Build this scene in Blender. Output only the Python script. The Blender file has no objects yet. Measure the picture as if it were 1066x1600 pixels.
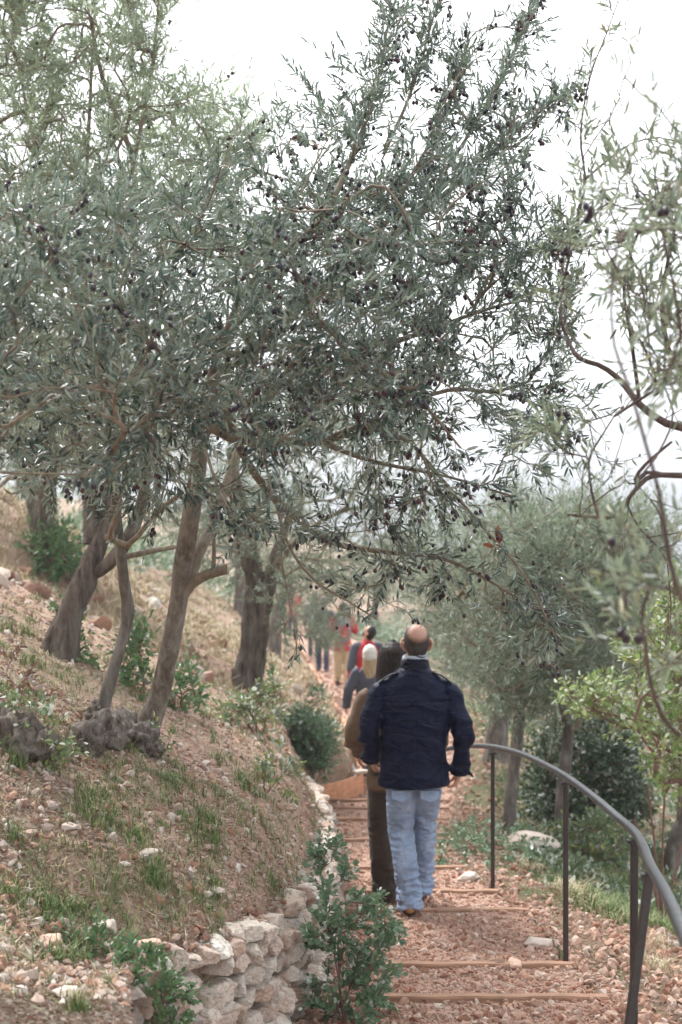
import bpy, math
import numpy as np
from mathutils import Vector, Matrix

SC = bpy.context.scene
RNG = np.random.default_rng(7)
HAZE = 0.0010
F = 2222.0                                   # focal length in photo pixels (50 mm lens, 24x36 frame)

# ------------------------------------------------------------------ camera
cam_d = bpy.data.cameras.new('camera')
cam_d.sensor_fit = 'VERTICAL'; cam_d.sensor_height = 36.0; cam_d.lens = 50.0
cam_d.clip_end = 2000; cam_d.clip_start = 0.05
cam_d.dof.use_dof = True; cam_d.dof.focus_distance = 6.2; cam_d.dof.aperture_fstop = 3.2
cam = bpy.data.objects.new('camera', cam_d); SC.collection.objects.link(cam)
cam.location = (0, 0, 0); cam.rotation_euler = (math.radians(90), 0, 0)
SC.camera = cam

# ------------------------------------------------------------------ sky, sun, exposure
SUN_EL, SUN_ROT = math.radians(52), math.radians(-35)
world = bpy.data.worlds.new('World'); SC.world = world; world.use_nodes = True
nt = world.node_tree; nt.nodes.clear()
sky = nt.nodes.new('ShaderNodeTexSky'); sky.sky_type = 'NISHITA'; sky.sun_disc = False
sky.sun_elevation = SUN_EL; sky.sun_rotation = SUN_ROT; sky.air_density = 1.0; sky.dust_density = 4.0
hs = nt.nodes.new('ShaderNodeHueSaturation'); hs.inputs['Saturation'].default_value = 0.16
mx = nt.nodes.new('ShaderNodeMix'); mx.data_type = 'RGBA'; mx.inputs[0].default_value = 0.6
mx.inputs[7].default_value = (9.0, 9.25, 9.6, 1)          # cloud layer, nearly even
bg = nt.nodes.new('ShaderNodeBackground'); bg.inputs['Strength'].default_value = 0.055
wo = nt.nodes.new('ShaderNodeOutputWorld')
nt.links.new(sky.outputs[0], hs.inputs['Color']); nt.links.new(hs.outputs[0], mx.inputs[6])
tcw = nt.nodes.new('ShaderNodeTexCoord'); sx_ = nt.nodes.new('ShaderNodeSeparateXYZ'); rw = nt.nodes.new('ShaderNodeValToRGB')
nt.links.new(tcw.outputs['Generated'], sx_.inputs[0]); nt.links.new(sx_.outputs['Z'], rw.inputs[0])
rw.color_ramp.elements[0].position = 0.0; rw.color_ramp.elements[0].color = (.46, .48, .51, 1); rw.color_ramp.elements[1].position = .17; rw.color_ramp.elements[1].color = (1, 1, 1, 1)
mw = nt.nodes.new('ShaderNodeMix'); mw.data_type = 'RGBA'; mw.blend_type = 'MULTIPLY'; mw.inputs[0].default_value = 1.0   # fog bank low over the valley
nt.links.new(mx.outputs[2], mw.inputs[6]); nt.links.new(rw.outputs[0], mw.inputs[7]); nt.links.new(mw.outputs[2], bg.inputs['Color']); nt.links.new(bg.outputs[0], wo.inputs['Surface'])
sun_d = bpy.data.lights.new('sun', 'SUN'); sun_d.energy = 1.5; sun_d.angle = math.radians(16); sun_d.color = (1, 0.98, 0.95)
sun = bpy.data.objects.new('sun', sun_d); SC.collection.objects.link(sun)
# direction towards the sun: up, left, slightly behind the scene
sdir = Vector((math.sin(SUN_ROT) * math.cos(SUN_EL), math.cos(SUN_ROT) * math.cos(SUN_EL), math.sin(SUN_EL)))
sun.rotation_euler = sdir.to_track_quat('Z', 'Y').to_euler()
SC.view_settings.view_transform = 'Standard'; SC.view_settings.look = 'None'
SC.view_settings.gamma = 1.0; SC.view_settings.use_curve_mapping = False
SC.view_settings.exposure = 2.22
SC.render.engine = 'CYCLES'
SC.cycles.use_denoising = True
SC.cycles.max_bounces = 6; SC.cycles.diffuse_bounces = 3; SC.cycles.glossy_bounces = 2
SC.cycles.transmission_bounces = 3; SC.cycles.transparent_max_bounces = 6; SC.cycles.volume_bounces = 1
SC.cycles.use_adaptive_sampling = True; SC.cycles.adaptive_threshold = 0.02
SC.cycles.sample_clamp_indirect = 4.0

# ------------------------------------------------------------------ numpy helpers
def _hash(ix, iy, iz, s):
    h = (ix * 374761393 + iy * 668265263 + iz * 1274126177 + s * 974634777) & 0xffffffff
    h = ((h ^ (h >> 13)) * 1274126177) & 0xffffffff
    return ((h ^ (h >> 16)) & 0xffff) / 65535.0
def noise3(p, s=0):
    p = np.asarray(p, float); i = np.floor(p).astype(np.int64); f = p - i; f = f * f * (3 - 2 * f)
    x, y, z = i[..., 0], i[..., 1], i[..., 2]; fx, fy, fz = f[..., 0], f[..., 1], f[..., 2]
    def L(a, b, t): return a + (b - a) * t
    c = lambda a, b, d: _hash(x + a, y + b, z + d, s)
    return L(L(L(c(0,0,0), c(1,0,0), fx), L(c(0,1,0), c(1,1,0), fx), fy),
             L(L(c(0,0,1), c(1,0,1), fx), L(c(0,1,1), c(1,1,1), fx), fy), fz) * 2 - 1
def fbm(p, o=3, s=0):
    a, r = 1.0, 0.0
    for k in range(o):
        r = r + a * noise3(np.asarray(p) * (2.03 ** k), s + k); a *= 0.5
    return r
def ridged(p, s=0): return 1 - 2 * np.abs(fbm(p, 3, s))
def n2(x, y, sc, o=3, s=0):
    x, y = np.broadcast_arrays(np.asarray(x, float), np.asarray(y, float))
    return fbm(np.stack([x * sc, y * sc, np.zeros_like(x) + 3.7], -1), o, s)
def unit(v):
    v = np.asarray(v, float); return v / np.maximum(np.linalg.norm(v, axis=-1, keepdims=True), 1e-9)
def at(px, py, Y): return np.array([(px - 533) / F * Y, Y, (800 - py) / F * Y])
def smooth(a, b, x):
    t = np.clip((np.asarray(x, float) - a) / (b - a), 0, 1); return t * t * (3 - 2 * t)

class Geo:
    def __init__(s): s.v = []; s.l = []; s.n = []; s.m = []; s.c = 0
    def add(s, v, f, mi=0):
        v = np.asarray(v, float).reshape(-1, 3); f = np.asarray(f, np.int64)
        s.v.append(v); s.l.append((f + s.c).ravel()); s.n.append(np.full(len(f), f.shape[1])); s.m.append(np.full(len(f), mi)); s.c += len(v)
    def inst(s, tv, tf, M, P, mi=0):
        N = len(P); tv = np.asarray(tv, float); tf = np.asarray(tf, np.int64)
        v = np.einsum('nij,kj->nki', M, tv) + P[:, None, :]
        f = tf[None] + (np.arange(N) * len(tv))[:, None, None]
        s.add(v.reshape(-1, 3), f.reshape(-1, tf.shape[1]), mi)
    def mesh(s, name, sm=False):
        me = bpy.data.meshes.new(name)
        if not s.v: return me
        v = np.concatenate(s.v); l = np.concatenate(s.l); n = np.concatenate(s.n); m = np.concatenate(s.m)
        me.vertices.add(len(v)); me.vertices.foreach_set('co', v.ravel())
        me.loops.add(len(l)); me.loops.foreach_set('vertex_index', l.astype(np.int32))
        me.polygons.add(len(n)); me.polygons.foreach_set('loop_start', (np.cumsum(n) - n).astype(np.int32))
        me.polygons.foreach_set('material_index', m.astype(np.int32))
        me.polygons.foreach_set('use_smooth', np.full(len(n), sm))
        me.update(calc_edges=True); me.validate(); return me
    def build(s, name, mats, parent=None, sm=False):
        me = s.mesh(name, sm)
        for m in (mats if isinstance(mats, (list, tuple)) else [mats]): me.materials.append(m)
        o = bpy.data.objects.new(name, me); SC.collection.objects.link(o)
        if parent is not None: o.parent = parent
        return o
def tag(o, label=None, cat=None, group=None, kind=None):
    if label: o['label'] = label
    if cat: o['category'] = cat
    if group: o['group'] = group
    if kind: o['kind'] = kind
    return o
def empty(name, label, cat, loc=(0, 0, 0), rz=0, group=None):
    o = bpy.data.objects.new(name, None); SC.collection.objects.link(o)
    o.empty_display_size = 0.1; o.location = tuple(float(a) for a in loc); o.rotation_euler = (0, 0, rz)
    return tag(o, label, cat, group)
def rebase(o, root):                                # geometry given in world space under a root with a location
    l = root.location
    me = o.data; co = np.empty(len(me.vertices) * 3); me.vertices.foreach_get('co', co)
    co = co.reshape(-1, 3) - np.array(l); me.vertices.foreach_set('co', co.ravel()); me.update(); o.parent = root
    return o

def frames(P):
    P = np.asarray(P, float); T = np.zeros_like(P); T[1:-1] = P[2:] - P[:-2]; T[0] = P[1] - P[0]; T[-1] = P[-1] - P[-2]; T = unit(T)
    ref = np.where(np.abs(T[:, 2:3]) > 0.9, [[1., 0, 0]], [[0, 0, 1.]])
    ref = np.repeat(ref[:1], len(P), 0) if (np.abs(T[:, 2]).max() > .9 and np.abs(T[:, 2]).min() < .9) and np.abs(T[:, 0]).max() < .75 and ref[0, 0] == 1 else ref
    if np.abs(T[:, 2]).max() > .9: ref = np.repeat([[0.93, 0.31, 0.18]], len(P), 0)
    U = unit(np.cross(ref, T)); V = np.cross(T, U)
    return T, U, V
def tube(g, P, R, k=8, mi=0, cap=True, lump=0.0, seed=0):
    P = np.asarray(P, float); R = np.broadcast_to(np.asarray(R, float), (len(P),)); T, U, V = frames(P)
    a = np.arange(k) / k * 2 * math.pi
    dirs = np.cos(a)[None, :, None] * U[:, None] + np.sin(a)[None, :, None] * V[:, None]
    rr = R[:, None, None]
    if lump:
        q = P[:, None] * 5 + dirs * 1.3
        rr = rr * (1 + lump * fbm(q, 3, seed)[..., None])
    v = (P[:, None] + dirs * rr).reshape(-1, 3)
    i = np.arange(len(P) - 1)[:, None] * k; j = np.arange(k)[None]; j2 = (j + 1) % k
    f = np.stack([i + j, i + j2, i + k + j2, i + k + j], -1).reshape(-1, 4)
    g.add(v, f, mi)
    if cap and k > 3:
        for e, s in ((0, 1), (len(P) - 1, -1)):
            vv = v.reshape(len(P), k, 3)[e]; c = P[e]
            ff = np.stack([np.arange(k), (np.arange(k) + 1) % k, np.full(k, k)], -1)
            if s == 1: ff = ff[:, ::-1]
            g.add(np.vstack([vv, c]), ff, mi)
def curve(pts, step=0.05):                           # Catmull-Rom through the points
    P = np.asarray(pts, float); 
    if len(P) == 2:
        n = max(2, int(np.linalg.norm((P[1] - P[0])[:3]) / step) + 1); return P[0] + np.linspace(0, 1, n)[:, None] * (P[1] - P[0])
    Q = np.vstack([2 * P[0] - P[1], P, 2 * P[-1] - P[-2]]); out = []
    for i in range(1, len(Q) - 2):
        n = max(2, int(np.linalg.norm((Q[i + 1] - Q[i])[:3]) / step)); t = np.linspace(0, 1, n, endpoint=False)[:, None]
        out.append(0.5 * (2 * Q[i] + (Q[i+1] - Q[i-1]) * t + (2*Q[i-1] - 5*Q[i] + 4*Q[i+1] - Q[i+2]) * t**2 + (3*Q[i] - Q[i-1] - 3*Q[i+1] + Q[i+2]) * t**3))
    return np.vstack(out + [P[-1:]])
def box(g, c, s, R=None, mi=0, taper=0):
    v = np.array([[x, y, z] for z in (-.5, .5) for y in (-.5, .5) for x in (-.5, .5)], float) * np.asarray(s, float)
    if R is not None: v = v @ np.asarray(R).T
    g.add(v + np.asarray(c, float), [[0,2,3,1],[4,5,7,6],[0,1,5,4],[2,6,7,3],[0,4,6,2],[1,3,7,5]], mi)
def rotm(ax, ang): return np.array(Matrix.Rotation(ang, 3, ax))
def rand_rot(n, rng):
    q = unit(rng.normal(size=(n, 4))); w, x, y, z = q.T
    return np.stack([1-2*(y*y+z*z), 2*(x*y-z*w), 2*(x*z+y*w), 2*(x*y+z*w), 1-2*(x*x+z*z), 2*(y*z-x*w), 2*(x*z-y*w), 2*(y*z+x*w), 1-2*(x*x+y*y)], -1).reshape(n, 3, 3)

# ------------------------------------------------------------------ materials
def newmat(name):
    m = bpy.data.materials.new(name); m.use_nodes = True; n = m.node_tree.nodes; n.clear()
    out = n.new('ShaderNodeOutputMaterial'); b = n.new('ShaderNodeBsdfPrincipled'); m.node_tree.links.new(b.outputs[0], out.inputs[0])
    return m, m.node_tree, b, out
def coords(t, sc=(1, 1, 1), kind='Object'):
    c = t.nodes.new('ShaderNodeTexCoord'); mp = t.nodes.new('ShaderNodeMapping'); mp.inputs['Scale'].default_value = sc
    t.links.new(c.outputs[kind], mp.inputs[0]); return mp.outputs[0]
def noise(t, vec, scale, detail=4, rough=0.6, dist=0):
    n = t.nodes.new('ShaderNodeTexNoise'); n.inputs['Scale'].default_value = scale; n.inputs['Detail'].default_value = detail
    n.inputs['Roughness'].default_value = rough; n.inputs['Distortion'].default_value = dist
    t.links.new(vec, n.inputs['Vector']); return n.outputs['Fac']
def ramp(t, fac, stops, interp='LINEAR'):
    r = t.nodes.new('ShaderNodeValToRGB'); e = r.color_ramp.elements; r.color_ramp.interpolation = interp
    while len(e) < len(stops): e.new(0.5)
    for q, (p, c) in zip(e, stops): q.position = p; q.color = (c, c, c, 1) if isinstance(c, (int, float)) else (*c, 1)
    t.links.new(fac, r.inputs[0]); return r.outputs[0]
def mixc(t, fac, a, b, mode='MIX'):
    m = t.nodes.new('ShaderNodeMix'); m.data_type = 'RGBA'; m.blend_type = mode
    for s, i in ((fac, 0), (a, 6), (b, 7)):
        if isinstance(s, (int, float)): m.inputs[i].default_value = s
        elif isinstance(s, tuple): m.inputs[i].default_value = (*s, 1)
        else: t.links.new(s, m.inputs[i])
    return m.outputs[2]
def bump(t, b, h, strength=0.5, dist=0.01, prev=None):
    n = t.nodes.new('ShaderNodeBump'); n.inputs['Strength'].default_value = strength; n.inputs['Distance'].default_value = dist
    t.links.new(h, n.inputs['Height'])
    if prev is not None: t.links.new(prev, n.inputs['Normal'])
    t.links.new(n.outputs[0], b.inputs['Normal']); return n.outputs[0]
def math_(t, op, a, b=0.0):
    m = t.nodes.new('ShaderNodeMath'); m.operation = op
    for s, i in ((a, 0), (b, 1)):
        if isinstance(s, (int, float)): m.inputs[i].default_value = s
        else: t.links.new(s, m.inputs[i])
    return m.outputs[0]
def island(t):
    return t.nodes.new('ShaderNodeNewGeometry').outputs['Random Per Island']

def simple(name, c, rough=0.7, var=0.25, sc=20, bs=0.3, bd=0.004, metal=0, spec=0.5, stretch=(1, 1, 1)):
    m, t, b, o = newmat(name); v = coords(t, stretch); n = noise(t, v, sc, 5)
    lo = tuple(x * (1 - var) for x in c); hi = tuple(min(1, x * (1 + var)) for x in c)
    t.links.new(ramp(t, n, [(0.3, lo), (0.7, hi)]), b.inputs['Base Color'])
    b.inputs['Roughness'].default_value = rough; b.inputs['Metallic'].default_value = metal
    b.inputs['Specular IOR Level'].default_value = spec
    if bs: bump(t, b, n, bs, bd)
    return m
def leafmat(name, tops, unders, rough=0.42, trans=0.25, hue_extra=None):
    m, t, b, o = newmat(name); g = t.nodes.new('ShaderNodeNewGeometry')
    r = g.outputs['Random Per Island']
    n = len(tops); st = lambda cs: [((i + .5) / len(cs), c) for i, c in enumerate(cs)]
    ct = ramp(t, r, st(tops)); cu = ramp(t, r, st(unders))
    v = coords(t); nn = noise(t, v, 1.7, 2)
    col = mixc(t, g.outputs['Backfacing'], ct, cu)
    hsv = t.nodes.new('ShaderNodeHueSaturation'); t.links.new(col, hsv.inputs['Color'])
    t.links.new(ramp(t, nn, [(0.3, 0.82), (0.7, 1.2)]), hsv.inputs['Value'])
    t.links.new(hsv.outputs[0], b.inputs['Base Color']); b.inputs['Roughness'].default_value = rough
    tr = t.nodes.new('ShaderNodeBsdfTranslucent'); t.links.new(mixc(t, 0.5, hsv.outputs[0], (0.16, 0.23, 0.10)), tr.inputs[0])
    ms = t.nodes.new('ShaderNodeMixShader'); ms.inputs[0].default_value = trans
    t.links.new(b.outputs[0], ms.inputs[1]); t.links.new(tr.outputs[0], ms.inputs[2]); t.links.new(ms.outputs[0], o.inputs[0])
    return m
def bark(name, c1, c2, c3, sc=14, bs=0.8, bd=0.012, stretch=(1, 1, 0.25)):
    m, t, b, o = newmat(name); v = coords(t, stretch); v1 = coords(t)
    n = noise(t, v, sc, 7, 0.65, 0.4); n1 = noise(t, v1, 6, 4)
    c = ramp(t, n, [(0.3, c1), (0.5, c2), (0.72, c3)])
    c = mixc(t, ramp(t, n1, [(0.45, 0.0), (0.75, 0.55)]), c, c3)
    t.links.new(c, b.inputs['Base Color']); b.inputs['Roughness'].default_value = 0.9
    b.inputs['Specular IOR Level'].default_value = 0.2
    bump(t, b, n, bs, bd); return m
def randmat(name, cols, rough=0.9, sc=30, bs=0.4, bd=0.004):
    m, t, b, o = newmat(name); r = island(t); v = coords(t); n = noise(t, v, sc, 4)
    c = ramp(t, r, [((i + .5) / len(cols), c) for i, c in enumerate(cols)])
    c = mixc(t, ramp(t, n, [(0.3, 0.0), (0.7, 0.4)]), c, (0.5, 0.44, 0.4), 'MULTIPLY')
    t.links.new(c, b.inputs['Base Color']); b.inputs['Roughness'].default_value = rough
    b.inputs['Specular IOR Level'].default_value = 0.25
    if bs: bump(t, b, n, bs, bd)
    return m

OT = [(.008, .026, .020), (.016, .042, .034), (.034, .070, .056), (.065, .108, .084), (.022, .052, .042), (.16, .20, .17), (.010, .030, .024), (.22, .26, .22), (.014, .036, .028)]
OU = [(.25, .33, .285), (.15, .21, .175), (.42, .49, .44), (.19, .26, .20)]
M = {}
M['olive_leaf'] = leafmat('olive_leaf', OT, OU, 0.28, 0.14)
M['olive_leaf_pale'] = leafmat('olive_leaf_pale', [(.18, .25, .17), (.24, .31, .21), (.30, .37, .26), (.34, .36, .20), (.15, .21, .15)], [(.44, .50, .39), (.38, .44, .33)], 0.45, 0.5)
M['olive_leaf_mid'] = leafmat('olive_leaf_mid', [(.09, .13, .09), (.13, .175, .12), (.19, .23, .165), (.11, .15, .105)], [(.36, .41, .33), (.30, .35, .27)], 0.5, 0.3)  # leaf colours paled, mist over the farther trees put into the colour
M['olive_leaf_near'] = leafmat('olive_leaf_near', [(.06, .09, .065), (.09, .125, .085), (.13, .165, .115), (.24, .21, .10), (.07, .10, .07)], [(.28, .32, .25), (.22, .26, .2)], 0.5, 0.3)
M['leaf_green'] = leafmat('leaf_green', [(.05, .12, .045), (.08, .17, .06), (.11, .22, .07), (.06, .13, .06)], [(.16, .24, .12), (.13, .2, .1)], 0.4, 0.3)
M['leaf_grey_green'] = leafmat('leaf_grey_green', [(.07, .14, .075), (.10, .18, .09), (.13, .22, .11), (.085, .16, .085)], [(.18, .25, .16)], 0.5, 0.3)
M['leaf_under'] = leafmat('leaf_under', [(.035, .07, .03), (.055, .10, .04), (.08, .13, .05), (.12, .13, .06), (.04, .08, .035)], [(.1, .15, .08)], 0.5, 0.2)
M['leaf_dark'] = leafmat('leaf_dark', [(.018, .045, .02), (.03, .065, .025), (.045, .085, .03)], [(.06, .1, .05)], 0.45, 0.15)
M['leaf_yellow'] = leafmat('leaf_yellow', [(.15, .26, .06), (.22, .32, .08), (.34, .36, .10), (.12, .22, .07)], [(.26, .3, .12)], 0.5, 0.4)
M['leaf_mixed'] = leafmat('leaf_mixed', [(.10, .17, .08), (.14, .22, .10), (.30, .30, .08), (.20, .25, .10), (.10, .18, .08)], [(.22, .27, .16)], 0.45, 0.3)
M['leaf_red'] = leafmat('leaf_red', [(.16, .035, .03), (.09, .025, .025), (.20, .07, .03)], [(.2, .08, .06)], 0.5, 0.3)
M['bark'] = bark('olive_bark', (.045, .038, .033), (.125, .108, .093), (.30, .275, .25))
M['bark_smooth'] = bark('smooth_bark', (.075, .058, .044), (.145, .118, .094), (.30, .27, .235), 34, 1.0, 0.009, (1, 1, .5))
M['bark_old'] = bark('old_bark', (.022, .016, .013), (.105, .084, .07), (.25, .215, .185), 20, 1.0, 0.05, (1, 1, .12))
M['twig'] = bark('twig_bark', (.12, .09, .07), (.2, .16, .12), (.3, .26, .2), 40, 0.2, 0.002)
M['twig_dark'] = bark('dark_twig', (.04, .027, .024), (.085, .06, .052), (.15, .115, .10), 40, 0.3, 0.003)
M['twig_red'] = bark('red_twig', (.14, .07, .06), (.2, .11, .09), (.26, .17, .14), 40, 0.2, 0.002)
M['cut_wood'] = simple('cut_wood', (.5, .38, .25), 0.8)
M['stump'] = bark('stump_wood', (.04, .031, .025), (.17, .14, .118), (.40, .36, .32), 26, 1.0, 0.04, (1.2, 1, .35))
def fruit():
    m, t, b, o = newmat('olive_skin'); r = island(t)
    t.links.new(ramp(t, r, [(0, (.012, .008, .016)), (.6, (.022, .012, .024)), (.85, (.06, .02, .028)), (1, (.09, .04, .04))]), b.inputs['Base Color'])
    b.inputs['Roughness'].default_value = 0.38; return m
M['olive'] = fruit()
def ground(name, earth, pale, green, mixg, sc=1.0):
    m, t, b, o = newmat(name); v = coords(t)
    big = noise(t, v, 0.9 * sc, 5, 0.6); mid = noise(t, v, 9 * sc, 6, 0.7); fine = noise(t, v, 70 * sc, 5, 0.75)
    vor = t.nodes.new('ShaderNodeTexVoronoi'); vor.inputs['Scale'].default_value = 55 * sc; t.links.new(v, vor.inputs['Vector'])
    c = mixc(t, ramp(t, mid, [(0.35, 0.0), (0.65, 1.0)]), earth, pale)
    c = mixc(t, ramp(t, vor.outputs['Color'], [(0.2, 0.0), (0.8, 0.5)]), c, tuple(x * 1.5 for x in pale), 'MIX')
    c = mixc(t, ramp(t, fine, [(0.3, 0.55), (0.6, 0.0)]), c, tuple(x * .45 for x in earth))
    c = mixc(t, ramp(t, big, [(0.42, 0.0), (0.62, mixg)]), c, green)
    t.links.new(c, b.inputs['Base Color']); b.inputs['Roughness'].default_value = 0.95; b.inputs['Specular IOR Level'].default_value = 0.15
    p = bump(t, b, fine, 0.6, 0.01); bump(t, b, mid, 0.5, 0.03, p); return m
M['hillside'] = ground('hillside_earth', (.19, .095, .06), (.39, .28, .22), (.22, .185, .115), 0.5)
M['slope'] = ground('slope_earth', (.11, .066, .045), (.20, .145, .10), (.065, .085, .036), 0.9)
M['pathm'] = ground('path_gravel_earth', (.20, .10, .07), (.40, .26, .20), (.44, .31, .25), 0.3)
M['stone'] = randmat('limestone', [(.56, .50, .46), (.48, .42, .38), (.62, .57, .53), (.52, .40, .33), (.44, .40, .37), (.58, .50, .44)], 0.9, 14, 0.7, 0.015)
def wallstone():
    m, t, b, o = newmat('wall_stone'); r = island(t); v = coords(t)
    c = ramp(t, r, [(0, (.46, .40, .34)), (.25, (.64, .58, .51)), (.5, (.46, .34, .27)), (.75, (.68, .63, .56)), (1, (.38, .34, .31))])
    n = noise(t, v, 9, 6, 0.7, .6); n3 = noise(t, v, 45, 5, .7)
    c = mixc(t, ramp(t, n, [(0.48, 0.0), (0.66, 0.75)]), c, (.36, .22, .16))
    c = mixc(t, ramp(t, n3, [(0.36, 0.55), (0.5, 0.0)]), c, (.16, .145, .13))
    t.links.new(c, b.inputs['Base Color']); b.inputs['Roughness'].default_value = 0.93; b.inputs['Specular IOR Level'].default_value = .2
    p = bump(t, b, n3, .6, .006); bump(t, b, n, .7, .03, p); return m
M['wallstone'] = wallstone()
M['gravel'] = randmat('gravel', [(.40, .25, .185), (.52, .39, .32), (.25, .11, .07), (.60, .50, .43), (.44, .28, .21), (.30, .14, .09), (.50, .35, .27), (.36, .20, .14)], 0.9, 60, 0.3)
M['rubble'] = randmat('rubble', [(.40, .29, .23), (.54, .48, .43), (.30, .16, .11), (.40, .26, .19), (.60, .55, .50), (.26, .14, .10), (.34, .22, .16)], 0.9, 60, 0.3)
M['litter'] = randmat('litter', [(.34, .28, .22), (.48, .42, .36), (.22, .15, .11), (.55, .50, .44), (.30, .2, .14), (.2, .1, .07)], 0.85, 60, 0)
M['wood'] = simple('step_wood', (.29, .165, .105), 0.8, .35, 6, .4, .004, stretch=(1, 8, 8))
M['wood_new'] = simple('planter_wood', (.54, .27, .15), 0.75, .28, 5, .4, .004, stretch=(1, 1, 9))
M['metal'] = simple('brown_painted_steel', (.035, .028, .027), 0.42, .3, 60, .15, .001)
M['metal_rail'] = simple('worn_steel_rail', (.055, .058, .066), 0.38, .4, 30, .2, .001, metal=.4)
M['grass'] = randmat('grass_blade', [(.09, .16, .05), (.13, .21, .065), (.19, .26, .09), (.30, .31, .15), (.11, .18, .06)], 0.6, 5, 0)
M['dry_grass'] = randmat('dry_grass_blade', [(.50, .43, .28), (.42, .36, .22), (.56, .50, .36), (.34, .28, .17)], 0.8, 5, 0)

def cloth(name, c, rough, kind='plain', sheen=0.0, scale=1.0):
    m, t, b, o = newmat(name); v = coords(t); b.inputs['Roughness'].default_value = rough
    if kind == 'denim':
        n = noise(t, v, 5, 4); f = noise(t, coords(t, (1, 1, .3)), 160, 3); n4 = noise(t, coords(t, (1, 1, .5)), 18, 5, .7)
        cc = mixc(t, ramp(t, n, [(.38, 0.), (.66, 1.)]), c, tuple(min(1, x * 1.55) for x in c))
        cc = mixc(t, ramp(t, n4, [(.5, 0.), (.7, .5)]), cc, (.42, .47, .55))
        cc = mixc(t, ramp(t, f, [(.4, .25), (.6, 0.)]), cc, tuple(x * .5 for x in c))
        p = bump(t, b, f, .25, .002); bump(t, b, n4, .5, .012, p)
    elif kind == 'nylon':
        n = noise(t, coords(t, (1, 1, 2.0)), 6.5 * scale, 3, .5, 1.2); f = noise(t, v, 300, 2)
        cc = mixc(t, ramp(t, n, [(.35, 0.), (.7, 1.)]), c, tuple(x * 1.4 for x in c))
        bump(t, b, n, .8, .025)
    elif kind == 'cord':
        w = t.nodes.new('ShaderNodeTexWave'); w.inputs['Scale'].default_value = 45; w.inputs['Distortion'].default_value = .6; t.links.new(v, w.inputs['Vector'])
        n = noise(t, v, 9, 4); cc = mixc(t, ramp(t, n, [(.35, 0.), (.65, 1.)]), c, tuple(x * 2.0 for x in c)); p = bump(t, b, w.outputs['Fac'], .4, .003); bump(t, b, n, .5, .02, p)
    else:
        n = noise(t, v, 12, 5); cc = mixc(t, ramp(t, n, [(.3, 0.), (.7, 1.)]), c, tuple(min(1, x * 1.35) for x in c)); bump(t, b, n, .6, .012)
    t.links.new(cc, b.inputs['Base Color'])
    b.inputs['Sheen Weight'].default_value = sheen
    return m
M['skin'] = simple('skin', (.50, .27, .19), 0.5, .12, 18, .15, .002)
M['skin'].node_tree.nodes['Principled BSDF'].inputs['Subsurface Weight'].default_value = 0.06
M['navy'] = cloth('navy_nylon', (.0015, .0036, .019), 0.5, 'nylon')
M['navy_dark'] = cloth('navy_trim', (.0014, .0026, .011), 0.55, 'nylon', scale=2)
for k_ in ('navy', 'navy_dark'): M[k_].node_tree.nodes['Principled BSDF'].inputs['Specular IOR Level'].default_value = .14
M['denim'] = cloth('pale_denim', (.19, .25, .36), 0.85, 'denim')
M['tan_leather'] = simple('tan_boot_leather', (.42, .22, .07), 0.55, .2, 20)
M['scarf'] = cloth('grey_striped_scarf', (.26, .29, .34), 0.9)
M['brown_coat'] = cloth('brown_coat_cloth', (.095, .054, .029), 0.8)
M['corduroy'] = cloth('brown_corduroy', (.022, .011, .005), 0.75, 'cord', .1)
M['dark_shoe'] = simple('dark_brown_shoe', (.06, .03, .018), 0.5)
M['red_fleece'] = cloth('red_fleece', (.38, .022, .032), 0.85)
M['grey_cloth'] = cloth('dark_grey_cloth', (.055, .06, .085), 0.8)
M['pack'] = cloth('grey_pack_cloth', (.16, .17, .2), 0.7)
M['khaki'] = cloth('khaki_cloth', (.42, .35, .22), 0.85)
M['blue_dark'] = cloth('dark_blue_cloth', (.02, .03, .07), 0.8)
M['white_knit'] = cloth('white_knit', (.58, .57, .53), 0.9)
M['bag'] = cloth('pale_bag_cloth', (.42, .36, .28), 0.8)
def hairmat(name, c, c2, rough=.45):
    m, t, b, o = newmat(name); n = noise(t, coords(t, (1, 1, .06)), 120, 4, .7)
    t.links.new(ramp(t, n, [(.35, c), (.7, c2)]), b.inputs['Base Color']); b.inputs['Roughness'].default_value = rough
    bump(t, b, n, .6, .004); b.inputs['Specular IOR Level'].default_value = .2; return m
M['hair_dark'] = hairmat('dark_brown_hair', (.006, .004, .0035), (.026, .017, .014), .55)
M['hair_blonde'] = hairmat('blonde_hair', (.28, .19, .11), (.55, .42, .28))
M['hair_black'] = hairmat('black_hair', (.01, .009, .009), (.03, .025, .022), .6)
def stubble():                                           # cropped hair thinning into the bald crown
    m, t, b, o = newmat('cropped_hair'); v = coords(t)
    s = t.nodes.new('ShaderNodeVectorMath'); s.operation = 'DISTANCE'; t.links.new(v, s.inputs[0]); s.inputs[1].default_value = (0.018, -0.070, 1.752)
    f = noise(t, v, 260, 3, .8)
    k = math_(t, 'ADD', s.outputs['Value'], math_(t, 'MULTIPLY', f, .03))
    c = mixc(t, ramp(t, k, [(.066, 0.), (.096, 1.)]), (.40, .225, .165), (.026, .019, .016))
    t.links.new(c, b.inputs['Base Color']); b.inputs['Roughness'].default_value = .6; bump(t, b, f, .4, .002); return m
M['cropped'] = stubble()

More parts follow.
